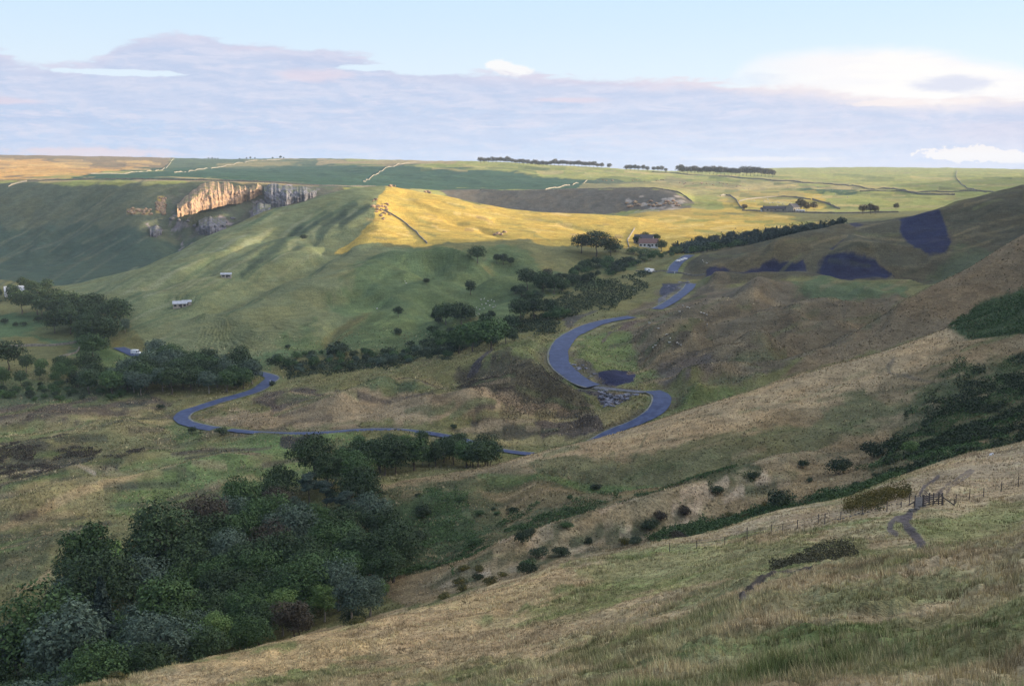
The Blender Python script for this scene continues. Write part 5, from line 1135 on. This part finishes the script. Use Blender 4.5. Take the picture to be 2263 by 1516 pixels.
p = ground(1433, 546, 780); house(p, -.12, 15, 8, 3.2, 3.4, M_RENDER, M_BROWNROOF, 'white-walled house with brown roof between the dark trees and car park', 5, 'house', chim=1)
p = (p[0]-2, p[1]+14, hz(p[0]-2, p[1]+14)); house(p, -.3, 15, 9, 4.2, 3.4, M_STONE, M_SLATE, 'dark-roofed barn standing just behind the white-walled house', 3, 'barn', 'barn', 0)
for u, v, rz, L_, W_, H_, R_, mw, mr, lab, nm, ch in [(1712,468,-.03,24,7,3.2,2.6,M_STONE,M_SLATE,'long low dark-roofed farm range in the sunlit fields','farm_building',2),(1690,468,0,8,5,2.4,1.8,M_RENDER,M_SLATE,'small pale shed at the left end of the far farm','shed',0),(1752,469,.75,12,9,5,3.6,M_STONE,M_SLATE,'gabled farmhouse at the right end of the far farm','farmhouse',1),(1768,470,.0,9,3,2.2,.6,M_RENDER,M_TINROOF,'low bright outbuilding beside the farmhouse gable','outbuilding',0)]:
    house(ground(u, v, 1100), rz, L_, W_, H_, R_, mw, mr, lab, 3, nm, 'farm building', ch, False)
house(ground(32, 652, 700), .5, 12, 8, 3, 3, M_RENDER, M_TINROOF, 'pale-roofed building among trees at the far left', 3, 'house', chim=0)
house(ground(398, 679, 600), .28, 8, 4.5, 2.4, 1.3, M_STONE, M_TINROOF, 'low stone cave-entrance building half way up the green spur', 3, 'visitor_building', 'building', 0)
house(ground(413, 674, 600), .28, 5, 4, 2.0, .8, M_STONE, M_TINROOF, 'smaller shed at the right of the cave-entrance building', 1, 'shed', 'building', 0)
house(ground(500, 613, 600), .2, 6.5, 3.5, 2.0, .8, M_STONE, M_TINROOF, 'tiny pale-roofed hut high on the green spur', 2, 'hut', 'hut', 0)
# ------------------------------------------------------------------ vehicles
def prism(prof, w, y0=0):
    n = len(prof); co = [(x, -w/2+y0, z) for x, z in prof]+[(x, w/2+y0, z) for x, z in prof]
    return co, [list(range(n))[::-1], list(range(n, 2*n))]+[[i, (i+1) % n, n+(i+1) % n, n+i] for i in range(n)]
def vehicle(p, rz, kind, label, mat=M_PAINT, cat=None):
    t = empty({'van': 'van', 'car': 'parked_car'}[kind], p, rz, label=label, cat=cat or kind)
    if kind == 'van':
        body = [(-2.6,.35),(2.3,.35),(2.6,.6),(2.55,1.05),(1.75,1.3),(1.2,2.25),(.8,2.45),(-2.45,2.45),(-2.6,2.2)]; W_ = 2.0
        ws = [(1.78,1.33),(1.25,2.2),(1.29,2.22),(1.85,1.33)]; sw = box_np(1.0, 0, 1.7, .9, 2.03, .6); wx = 1.65
        rw = box_np(-2.6, 0, 1.75, .05, 1.5, .55)
    else:
        body = [(-2.1,.3),(2.0,.3),(2.15,.55),(2.1,.85),(1.1,1.0),(.45,1.45),(-1.1,1.48),(-1.85,1.05),(-2.15,.95)]; W_ = 1.75
        ws = [(1.08,1.0),(.47,1.42),(.52,1.44),(1.16,1.0)]; sw = box_np(-.35, 0, 1.2, 1.5, 1.78, .3); wx = 1.35
        rw = box_np(-1.5, 0, 1.25, .3, 1.4, .22)
    b_ = multi('body', [prism(body, W_)], mat, t)
    md = b_.modifiers.new('bevel', 'BEVEL'); md.width = .09; md.segments = 2
    multi('windscreen', [prism(ws, W_*.86)], M_GLASS, t); multi('side_window', [sw], M_GLASS, t); multi('rear_window', [rw], M_GLASS, t)
    multi('bumper', [box_np(2.12 if kind == 'car' else 2.6, 0, .5, .15, W_*.95, .22)], M_DARKP, t)
    for s_ in (-1, 1):
        for x in (-wx, wx):
            co, F = tube([(x, s_*(W_/2-.2), .33), (x, s_*(W_/2+.02), .33)], [.34, .34], 14); F = F+[list(range(14, 28))]
            multi('wheel', [(co, F)], M_TYRE, t, True)
        multi('headlight', [box_np(2.1 if kind == 'car' else 2.55, s_*W_*.36, .75, .12, .3, .18)], M_TINROOF, t)
def sit(u, v, dmin=600): return ground(u, v, dmin)
vehicle(sit(1433,601), .35, 'van', 'white camper van parked alone on the turning area, left one')
vehicle(sit(1441,602), .55, 'van', 'white van parked close behind the camper on the turning area')
for u, v, rz, lab in [(1499,579,.5,'white car nearest the camera in the roadside row'),(1507,576.5,.5,'second white car in the roadside row'),(1514,574,.5,'farthest white car in the roadside row')]:
    vehicle(sit(u, v), rz+.3, 'car', lab)
vehicle(ground(301, 783, 480), -.2, 'van', 'white van at the left on the lower road by the wood')
vehicle(ground(331, 790, 480), -.1, 'van', 'red and white van at the right on the lower road by the wood', M_RED)
# sign post
def signpost(p, label, h=2.6, plate=(.5, .6)):
    t = empty('sign_post', p, 0, label=label, cat='sign'); co, F = tube([(0,0,-.2),(0,0,h)], [.05,.05], 8); multi('post', [(co, F)], M_TINROOF, t)
    multi('plate', [box_np(0, -.06, h-.3, plate[0], .04, plate[1])], M_PAINT, t)
signpost(ground(598, 852, 440), 'small white sign post by the lower road bend'); signpost(ground(1491, 607, 640), 'white post at the end of the tarmac below the car park', 1.6, (.3, 1.0))
signpost(ground(1388, 552, 760), 'tiny white post left of the white house', 1.6, (.8,.5))
# ------------------------------------------------------------------ sheep
def sheep_mesh():
    import bmesh
    bm = bmesh.new(); bmesh.ops.create_uvsphere(bm, u_segments=14, v_segments=9, radius=1)
    for v in bm.verts:
        x, y, z = v.co; k = 1+.05*math.sin(x*9)*math.cos(y*8+z*7); v.co = Vector((x*.55*k, y*.27*k*(1+.1*x), .62+z*.27*k))
    def blob(c, r, rot=0):
        q = bmesh.ops.create_uvsphere(bm, u_segments=8, v_segments=6, radius=1)['verts']
        for v in q: v.co = Vector((v.co.x*r[0]+c[0], v.co.y*r[1]+c[1], v.co.z*r[2]+c[2]+rot*v.co.x))
        return q
    blob((.50, 0, .72), (.20, .13, .16), .06); hd = blob((.70, 0, .78), (.17, .09, .10), -.05)
    dark = list(hd)
    for s_ in (-1, 1):
        dark += blob((.62, s_*.12, .84), (.03, .08, .03))
        for x in (-.34, .32): dark += blob((x, s_*.14, .24), (.055, .05, .27))
    me = bpy.data.meshes.new('sheep'); idx = {v for v in dark}
    for f in bm.faces:
        f.smooth = True
        if all(v in idx for v in f.verts): f.material_index = 1
    bm.to_mesh(me); bm.free(); me.materials.append(M_WOOL); me.materials.append(M_FACE); return me
M_WOOL = simple('wool', (.62, .60, .55), (.48, .46, .41), 6); M_FACE = simple('sheep_face', (.45, .42, .38), (.3, .28, .25), 6)
SHEEP = sheep_mesh()
def sheep(pts, label, group, sc=1.0, dmin=380):
    for u, v in pts:
        p = ground(u, v, dmin)
        if p is None: continue
        o = bpy.data.objects.new('sheep', SHEEP); SC.objects.link(o); o.location = (p[0], p[1], p[2]-.03); o.rotation_euler = (0, 0, random.uniform(0, 6.28)); o.scale = (sc,)*3
        tag(o, label, 'sheep', group)
sheep([(1435,716),(1455,728)], 'white sheep high on the brown slope above the road curve', 'pair of sheep above the curve')
sheep([(1473,742),(1481,750),(1479,759),(1443,770),(1449,766)], 'white sheep around the little green mound', 'sheep around the green mound')
sheep([(1496,760),(1500,762),(1505,765)], 'white sheep lying at the right of the green mound', 'sheep right of the green mound')
sheep([(1509,678),(1519,681),(1524,683),(1502,691)], 'white sheep in the upper group on the brown landslip', 'upper sheep on the landslip')
sheep([(1549,693),(1556,695),(1562,698)], 'white sheep in the row of three on the brown landslip', 'three sheep in a row')
sheep([(1563,719)], 'single white sheep right of the row of three', None)
sheep([(1399,642),(1403,643),(1407,642)], 'white sheep close together on the rough green bank', 'three sheep on the rough bank')
gp = [(1063,664),(1070,662),(1078,667),(1086,665),(1092,668),(1065,675),(1074,673),(1082,677),(1090,681),(1053,682),(1060,686),(1070,684),(1050,693),(1058,696),(1068,698),(1052,700),(1095,678),(1048,688)]
sheep(gp, 'white sheep in the scattered flock below the notch of the spurs', 'flock below the notch', dmin=540)
sheep([(895,623),(898,628),(833,684),(1555,580),(1562,583),(1553,577)], 'distant lone white sheep on a shaded slope', 'distant sheep on shaded slopes', dmin=540)
fp = [(random.uniform(1660,1700), random.uniform(440,446)) for _ in range(8)]+[(random.uniform(1700,1735), random.uniform(449,458)) for _ in range(10)]+[(random.uniform(1560,1900), random.uniform(404,432)) for _ in range(22)]+[(1873,437),(1925,449)]
sheep(fp, 'tiny pale sheep in the far sunlit fields', 'sheep in the far fields', 1.4, 1150)
# ------------------------------------------------------------------ gate, pen and fences on the near slope
M_TIMBER = simple('weathered_timber', (.115, .100, .095), (.065, .058, .056), 6, bump=.01); M_PALEW = simple('pale_board', (.36, .34, .33), (.26, .245, .24), 4); M_WIRE = simple('fence_wire', (.16, .16, .16), (.10, .10, .10), 5, .5)
def near(u, v): return ground(u, v, 86)
def post(p, h, r, parent, origin, mat=M_TIMBER, name='post', lean=0):
    q = np.array(p)-np.array(origin); co, F = tube([q+np.array([0,0,-.3]), q+np.array([lean,0,h])], [r, r*.9], 7); return multi(name, [(co, F+[list(range(7, 14))])], mat, parent)
def rail(a, b_, w, h, parent, mat=M_TIMBER, name='rail'):
    a = np.array(a, float); b_ = np.array(b_, float); d = b_-a; L_ = np.linalg.norm(d); d /= L_; s_ = np.cross(d, [0,0,1]); s_ /= np.linalg.norm(s_); u_ = np.cross(s_, d)
    co = [e+s_*i*w/2+u_*j*h/2 for e in (a, b_) for i in (-1, 1) for j in (-1, 1)]
    return multi(name, [(co, [[0,1,3,2],[4,6,7,5],[0,4,5,1],[2,3,7,6],[0,2,6,4],[1,5,7,3]])], mat, parent)
g0 = near(2050, 1119); dG = math.hypot(g0[0], g0[1])
def gp_(u, dd=0): # a ground point in the fence plane near the gate
    p = at(u, dG+dd); return np.array(p)
t = empty('timber_gate', tuple(gp_(2085)), 0, label='dark timber field gate with posts where the track crosses the fence', cat='gate'); O = gp_(2085)
ps = [gp_(2062)-O, gp_(2075, .6)-O, gp_(2084)-O, gp_(2096, .3)-O, gp_(2104)-O]
for q in ps: post(q, 1.55, .085, t, (0,0,0))
for i, j in ((0, 2), (2, 4)):
    for k in range(5): rail(ps[i]+np.array([0,0,.25+.27*k]), ps[j]+np.array([0,0,.25+.27*k]), .05, .09, t)
rail(ps[2]+np.array([0,0,.2]), ps[4]+np.array([0,0,1.35]), .05, .08, t, name='brace')
for k in range(4): rail(ps[1]+np.array([0,0,.3+.3*k]), ps[1]+np.array([.2,2.2,.3+.3*k]), .05, .08, t, name='side_rail')
t = empty('stile_board', tuple(gp_(2050)), 0, label='pale solid board panel standing left of the timber gate', cat='board'); O = gp_(2050)
a, b_ = gp_(2043)-O, gp_(2060)-O
for k in range(6): rail(a+np.array([0,-.05,.12+.23*k]), b_+np.array([0,-.05,.12+.23*k]), .05, .215, t, M_PALEW, 'plank')
post(a, 1.6, .09, t, (0,0,0)); post(b_, 1.6, .09, t, (0,0,0))
for (ua, ub, lab) in ((2106, 2132, 'slanting timber rail at the right end of the gate'), (2012, 2041, 'slanting timber rail leaning left of the pale board')):
    t = empty('slanting_rail', tuple(gp_(ua)), 0, label=lab, cat='rail'); O = gp_(ua); a, b_ = gp_(ua)-O, gp_(ub)-O
    hi = (.95, .15) if ua > 2100 else (.05, .8); rail(a+np.array([0,0,hi[0]]), b_+np.array([0,0,hi[1]]), .09, .12, t); post(a+np.array([0,0,0]), 1.1, .06, t, (0,0,0)); post(b_, .9, .06, t, (0,0,0))
def fence(px, label, h=1.15):
    P = [np.array(near(u, v)) for u, v in px]; O = P[0]; t = empty('wire_fence', tuple(O), 0, label=label, cat='fence')
    for i, p in enumerate(P): post(p, h*random.uniform(.85, 1.25), .055, t, O, lean=random.uniform(-.05, .05))
    for z in (.35, .7, 1.0):
        w = []
        for a, b_ in zip(P[:-1], P[1:]):
            co, F = tube([a-O+[0,0,z], (a+b_)/2-O+[0,0,z-.05], b_-O+[0,0,z]], [.012]*3, 4); w.append((co, F))
        multi('wire', w, M_WIRE, t)
fence([(1480,1222),(1540,1212),(1602,1204),(1651,1190),(1704,1178),(1730,1174),(1762,1168),(1808,1157),(1822,1158),(1858,1148),(1905,1140),(1960,1130),(2009,1114),(2034,1112)], 'post and wire fence left of the gate, crossing the near slope')
fence([(2112,1113),(2142,1104),(2174,1098),(2212,1087),(2250,1076),(2290,1066)], 'post and wire fence running right from the gate', 1.3)
# tumbled wall stones under the fence
import bmesh
def rock_mesh(name, seed, mat, sub=2, amp_=.35):
    bm = bmesh.new(); bmesh.ops.create_icosphere(bm, subdivisions=sub, radius=1); r = random.Random(seed)
    dirs = [Vector((r.uniform(-1,1), r.uniform(-1,1), r.uniform(-1,1))).normalized() for _ in range(9)]
    for v in bm.verts:
        n = v.co.normalized(); k = min([1.0]+[.72/max(n.dot(d), .3) for d in dirs if n.dot(d) > .5]); v.co = n*k*(1+r.uniform(-.06,.06))
    me = bpy.data.meshes.new(name); bm.to_mesh(me); bm.free(); me.materials.append(mat); return me
M_ROCKG = simple('grey_rock', (.13, .12, .105), (.07, .066, .06), 1.5, bump=.05); M_TARSLAB = simple('broken_tarmac', (.20, .21, .25), (.10, .105, .135), 2.0)
M_SHALE = simple('dark_shale', (.055, .055, .075), (.035, .035, .05), 2.0)
RK = [rock_mesh('stone', i, M_ROCKG) for i in range(3)]
def stones(pts, label, group, s0, s1, dmin, meshes=RK, name='stone', cat='stone', flat=.6):
    for u, v in pts:
        p = ground(u, v, dmin)
        if p is None: continue
        o = bpy.data.objects.new(name, random.choice(meshes)); SC.objects.link(o); s_ = random.uniform(s0, s1); o.location = (p[0], p[1], p[2]+s_*.15)
        o.rotation_euler = (random.uniform(-.25,.25), random.uniform(-.25,.25), random.uniform(0, 6.28)); o.scale = (s_*random.uniform(.8,1.5), s_, s_*flat); tag(o, label, cat, group)
stones([(1835+i*4.6+random.uniform(-2,2), 1152-i*1.15+random.uniform(-3,3)) for i in range(0, 36, 2)], 'grey stone of the tumbled wall below the gorse clump', 'tumbled wall stones', .10, .24, 90)
stones([(2012+i*3.5, 1128-i*.9+random.uniform(-2,2)) for i in range(10)], 'grey stone in the tumbled line left of the gate', 'stones left of the gate', .2, .4, 90)
stones([(1976,1243)], 'pale flat stone in the grass below the track', None, .5, .55, 86)
stones([(2190,1006),(2192,1004)], 'white stone at the top of the near slope track', 'two white stones', .35, .4, 100, [rock_mesh('stone', 9, M_RENDER)])
# broken tarmac slabs of the slipped road
SL = []
for i in range(3):
    co, F = prism([(-1,0),(-.7,.12),(.6,.16),(1.05,.02),(.9,-.14),(-.8,-.16)], 1.6); me = bpy.data.meshes.new('tarmac_slab'); me.from_pydata([(x*(1+.12*i*(j % 2)), y*(1-.1*i), z) for j, (x, y, z) in enumerate(co)], [], F); me.materials.append(M_TARSLAB); SL.append(me)
stones([(random.uniform(1310,1425), 0) for _ in range(0)], '', '', 1, 1, 0)
PB = [(1305,858),(1345,862),(1400,866),(1425,870),(1395,880),(1372,892),(1350,902),(1335,898),(1325,880)]
def inpoly(P, n):
    out = []
    while len(out) < n:
        u = random.uniform(min(q[0] for q in P), max(q[0] for q in P)); v = random.uniform(min(q[1] for q in P), max(q[1] for q in P))
        if pin(P, u, v): out.append((u, v))
    return out
stones(inpoly(PB, 75), 'broken grey tarmac slab in the collapsed road gap between the bends', 'broken slabs in the middle gap', .4, 1.1, 380, SL, 'tarmac_slab', 'road slab', 1.0)
stones(inpoly([(1458,625),(1520,622),(1532,630),(1505,655),(1470,672),(1462,650)], 45), 'broken tarmac slab of the upper collapsed road', 'broken slabs of the upper road', .4, 1.1, 560, SL, 'tarmac_slab', 'road slab', 1.0)
stones(inpoly([(1240,775),(1262,785),(1320,830),(1300,850),(1260,830),(1236,800)], 24), 'grey rubble piece beside the inner road edge', 'rubble beside the road bend', .4, 1.1, 400, SL, 'tarmac_slab', 'road slab', .8)
# ------------------------------------------------------------------ limestone crags
def rockmat(name, c1, c2, c3):
    m, b, p = newmat(name); g = b.n('ShaderNodeNewGeometry'); s_ = b.n('ShaderNodeSeparateXYZ'); b.l(g.outputs['Position'], s_.inputs[0])
    v = b.comb(b.m('MULTIPLY', s_.outputs[0], .35), b.m('MULTIPLY', s_.outputs[1], .35), b.m('MULTIPLY', s_.outputs[2], .24))
    n = b.noise(v, 1.0, 6, .65, .4); n2 = b.noise(g.outputs['Position'], .22, 5, .65); sl_ = b.n('ShaderNodeSeparateXYZ'); b.l(g.outputs['Normal'], sl_.inputs[0])
    c = b.mix(b.ss(n, .36, .60), c2, c1); c = b.mix(b.ss(b.m('ADD', n2, b.m('MULTIPLY', sl_.outputs[2], .30)), .70, .84), c, c3)
    b.l(c, p.inputs['Base Color']); bn = b.n('ShaderNodeBump'); bn.inputs['Strength'].default_value = 1; bn.inputs['Distance'].default_value = 1.2; b.l(n, bn.inputs['Height']); b.l(bn.outputs[0], p.inputs['Normal'])
    return m
M_LIME = rockmat('limestone', (.44, .28, .17), (.20, .14, .11), (.20, .17, .07))  # rock colour warmed to hold the orange sunlight
def crag(base, top, label, depth=10, turn=.9, nu=120, nv=46, rough=1.0, name='limestone_crag', dmin=1000, seed=5):
    """rock face between a foot line and a rim line seen in the photo; depth = how far the foot stands out from the slope"""
    us = np.linspace(base[0][0], base[-1][0], nu); vb = np.interp(us, *zip(*base))+fbm(us, us*0+seed, 9, 3, seed)*3.5; vt = np.interp(us, *zip(*top))+fbm(us, us*0+seed+5, 12, 4, seed+2)*5.0*np.minimum(1, (vb-np.interp(us, *zip(*top)))/18); co = np.zeros((nu, nv, 3))
    for i in range(nu):
        f = i/(nu-1); u = us[i]
        pt = ground(u, vt[i], dmin); dt = math.hypot(pt[0], pt[1]); a0, tb = [float(q) for q in azt(u, vb[i])]; _, tt = [float(q) for q in azt(u, vt[i])]
        # foot nearer on the left than on the right: the face looks right, towards the sun
        gb = ground(u, vb[i], dmin); db = min(math.hypot(gb[0], gb[1]), dt-6)-depth*(1-f)*turn*2-2
        for j in range(nv):
            g = j/(nv-1)
            prof = g**4; d = db+(dt-db)*prof*.8; t_ = tb+(tt-tb)*g
            nz = ridged(np.array(us[i]*.9+7*seed+g*3), np.array(g*6.0+3), 8, 3, seed)*1.7*rough+fbm(np.array(us[i]*1.0), np.array(g*34.0), 8, 4, seed+3)*3.2*rough+fbm(np.array(us[i]*1.0), np.array(3.0), 34, 2, seed+9)*7*rough+fbm(np.array(us[i]*.12), np.array(g*60.0+vb[i]*.8), 11, 3, seed+4)*2.2*rough
            d += float(nz)*math.sin(pi*min(1, g*1.1+.05))
            if j == 0: d += 2; t_ -= .003
            if j == nv-1: d = dt+1
            co[i, j] = (d*sin(a0), d*cos(a0), d*t_)
    ix = np.arange(nu*nv).reshape(nu, nv); F = np.stack([ix[:-1, :-1], ix[1:, :-1], ix[1:, 1:], ix[:-1, 1:]], -1)
    o = link(name, mesh_np(name, co, F, M_LIME, 4, False)); tag(o, label, 'rock face'); return o
crag([(392,474),(410,468),(430,463),(470,452),(500,446),(520,443),(545,438),(556,437)], [(396,452),(410,436),(430,420),(450,408),(480,401),(520,401),(545,400),(560,401)], 'big sunlit limestone crag under the plateau rim', 26)
crag([(552,436),(562,433),(572,426),(580,428)], [(552,401),(560,400),(570,404),(582,412)], 'narrow grassy buttress at the right end of the big crag', 6, nu=40, nv=30, seed=8)
M_LIMED = rockmat('shaded_limestone', (.17, .165, .19), (.075, .075, .09), (.09, .10, .06))  # darker, bluer copy of the limestone, shade put into its colour
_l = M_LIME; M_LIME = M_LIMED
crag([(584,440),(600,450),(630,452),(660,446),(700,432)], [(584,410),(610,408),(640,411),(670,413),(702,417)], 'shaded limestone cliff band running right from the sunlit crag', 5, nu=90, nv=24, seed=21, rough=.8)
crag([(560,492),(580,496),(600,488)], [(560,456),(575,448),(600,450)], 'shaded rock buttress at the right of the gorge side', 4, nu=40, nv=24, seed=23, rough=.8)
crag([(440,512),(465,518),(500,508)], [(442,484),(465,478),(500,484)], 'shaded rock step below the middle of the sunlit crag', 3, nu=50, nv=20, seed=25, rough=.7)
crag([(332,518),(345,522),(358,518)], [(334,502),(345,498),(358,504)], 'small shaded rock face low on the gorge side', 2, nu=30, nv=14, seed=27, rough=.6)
M_LIME = _l
LR = [rock_mesh('limestone_outcrop', 20+i, M_LIME) for i in range(3)]
LRD = [rock_mesh('limestone_outcrop', 30+i, M_LIMED) for i in range(3)]
stones([(random.choice([352,357,361])+random.uniform(-7,7), random.uniform(438,474)) for _ in range(26)], 'sunlit limestone rock in the upright cluster left of the big crag', 'upright rock cluster left of the crag', 1.2, 3.2, 1000, LR, 'limestone_outcrop', 'rock', 1.1)
stones([(random.uniform(282,334), random.uniform(461,475)) for _ in range(26)], 'sunlit rock in the low broken band farthest left of the big crag', 'low rock band left of the crag', 1.0, 2.6, 1000, LR, 'limestone_outcrop', 'rock', .8)
stones([(862,413),(867,412),(872,413)], 'pinkish rock on the very top of the sunlit shoulder', 'summit rocks of the shoulder', 2.0, 2.8, 900, LR, 'limestone_outcrop', 'rock', .9)
stones([(940,425),(946,424),(948,427)], 'pale rock on the crest right of the summit rocks', 'crest rocks', 1.6, 2.2, 900, LR, 'limestone_outcrop', 'rock', .9)
stones([(836+random.uniform(-14,26), 455+random.uniform(-14,32)) for _ in range(26)], 'limestone rock on the edge of the sunlit shoulder', 'rocks along the shoulder edge', .9, 2.6, 800, LR, 'limestone_outcrop', 'rock', .6)
stones([(1100,517),(1108,519),(1115,514),(1094,520)], 'pinkish rock in the small quarry on the sunlit slope', 'quarry rocks on the sunlit slope', 1.5, 2.6, 800, LR, 'limestone_outcrop', 'rock', .7)
stones([(random.uniform(1385,1500), random.uniform(444,458)) for _ in range(30)], 'pale rock scattered on the steep purple slope', 'rocks on the steep purple slope', 1.5, 3.5, 1080, LR, 'limestone_outcrop', 'rock', .5)
stones([(random.uniform(1500,1680), random.uniform(404,414)) for _ in range(20)]+[(random.uniform(1300,1500), random.uniform(398,402)) for _ in range(12)], 'pale boulder in the line across the far fields', 'boulders across the far fields', 1.2, 2.2, 1300, LR, 'limestone_outcrop', 'rock', .5)
for q in [(335,508),(345,512),(455,497),(470,488),(500,492),(515,484),(535,500),(430,500),(415,490),(570,452),(565,470),(575,480),(585,462),(380,485),(395,488),(620,418),(640,416),(655,420),(680,418)]:
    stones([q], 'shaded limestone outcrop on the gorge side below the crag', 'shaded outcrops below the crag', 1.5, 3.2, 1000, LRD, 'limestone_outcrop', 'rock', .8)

# ------------------------------------------------------------------ grass of the near slopes
mgr, b, p = newmat('grass_blades'); at2 = b.n('ShaderNodeAttribute'); at2.attribute_name = 'albedo'
b.l(at2.outputs['Color'], p.inputs['Base Color']); p.inputs['Roughness'].default_value = .8; p.inputs['Specular IOR Level'].default_value = .1
def grass(name, n, dlo, dhi, h0, h1, blades, wk, label, exclude=None, tall=1.0):
    d_ = D[:-1, :-1]; m = (d_ > dlo) & (d_ < dhi) & (U0[:-1, :-1] > -260) & (U0[:-1, :-1] < 2520) & (V0[:-1, :-1] < 1700) & (road_near[:-1, :-1] > 1.5)
    m &= (TRACK[:-1, :-1] < .35) & (COL[:-1, :-1, 2] < COL[:-1, :-1, 0]*1.15)
    ii, jj = np.nonzero(m); k = RNG.integers(0, len(ii), n); i, j = ii[k], jj[k]; fi, fj = RNG.random(n), RNG.random(n)
    def bl(A):
        if A.ndim == 3: a_, c_ = fi[:, None], fj[:, None]
        else: a_, c_ = fi, fj
        return (A[i, j]*(1-c_)+A[i, j+1]*c_)*(1-a_)+(A[i+1, j]*(1-c_)+A[i+1, j+1]*c_)*a_
    C = np.stack([bl(GX), bl(GY), bl(GZ)], 1); dd = np.hypot(C[:, 0], C[:, 1]); cc = bl(COL)
    clump = vnoise(C[:, 0]/1.7, C[:, 1]/1.7, 7)*.6+vnoise(C[:, 0]/7, C[:, 1]/7, 8)*.7
    H = (h0+(h1-h0)*clump**2)*RNG.uniform(.6, 1.2, n)*tall
    straw = sstep(vnoise(C[:, 0]/4, C[:, 1]/4, 9)*.55+vnoise(C[:, 0]/.9, C[:, 1]/.9, 10)*.45+RNG.normal(size=n)*.10, .42, .60)
    base = cc*(1-.45*straw[:, None])+np.array((.46,.37,.23))*.45*straw[:, None]; base = base*(.55+1.0*vnoise(C[:, 0]/1.3, C[:, 1]/1.3, 12))[:, None]
    n2 = n*blades; Cb = np.repeat(C, blades, 0); Hb = np.repeat(H, blades)*RNG.uniform(.5, 1.15, n2); db = np.repeat(dd, blades)
    off = RNG.normal(size=(n2, 2))*(.07+.25*np.repeat(H, blades))[:, None]*.6; Cb[:, :2] += off
    a = RNG.random(n2)*2*pi; w = np.maximum(.010, db*wk)*RNG.uniform(.6, 1.3, n2); lean = RNG.uniform(.1, .75, n2)*Hb; wind = np.array([-.08, .03])
    R1 = np.stack([np.cos(a), np.sin(a)], 1); T_ = np.stack([-np.sin(a), np.cos(a)], 1)
    V = np.zeros((n2, 3, 3)); V[:, 0] = Cb; V[:, 1] = Cb; V[:, 2] = Cb
    V[:, 0, :2] -= R1*w[:, None]/2; V[:, 1, :2] += R1*w[:, None]/2; V[:, :2, 2] -= .05
    V[:, 2, :2] += (T_*lean[:, None]+wind*Hb[:, None]); V[:, 2, 2] += Hb
    me = mesh_np(name, V.reshape(-1, 3), np.arange(n2*3).reshape(n2, 3), mgr, 3)
    col = np.repeat(base, blades, 0)*(RNG.uniform(.85, 1.25, n2)*np.repeat(RNG.uniform(.65, 1.4, n), blades))[:, None]
    V4 = np.repeat(np.concatenate([np.clip(col, .01, .7), np.ones((n2, 1))], 1), 3, 0)
    ca = me.attributes.new('albedo', 'FLOAT_COLOR', 'POINT'); ca.data.foreach_set('color', V4.astype(np.float32).ravel())
    o = link(name, me); tag(o, label, 'grass', None, 'stuff')
grass('grass', 62000, 7, 62, .05, .42, 9, .00085, 'long tufted grass on the nearest slope')
grass('grass', 100000, 60, 232, .07, .38, 5, .00070, 'dry grass on the slope with the gate and track')
grass('grass', 100000, 200, 520, .15, .55, 3, .00070, 'rough grass on the middle slopes')
grass('grass', 52000, 230, 600, .2, .75, 3, .0011, 'coarse tussock grass over the landslip and valley floor')
# ------------------------------------------------------------------ evening air
mh = bpy.data.materials.new('haze'); mh.use_nodes = True; t_ = mh.node_tree; t_.nodes.clear(); pv = t_.nodes.new('ShaderNodeVolumePrincipled'); ov = t_.nodes.new('ShaderNodeOutputMaterial')
pv.inputs['Color'].default_value = (.62, .78, 1, 1); pv.inputs['Density'].default_value = .00006; pv.inputs['Anisotropy'].default_value = .2; t_.links.new(pv.outputs[0], ov.inputs['Volume'])
zlo = float(GZ.min())-1; zhi = float(max(GZ.max(), 30))+12; ymx = float(GY.max())+20; xmx = float(np.abs(GX).max())+20
co, F = box_np(0, (ymx-60)/2, (zlo+zhi)/2, 2*xmx, ymx+60, zhi-zlo)
o = multi('haze', [(co, F)], mh); tag(o, None, None, None, 'stuff')
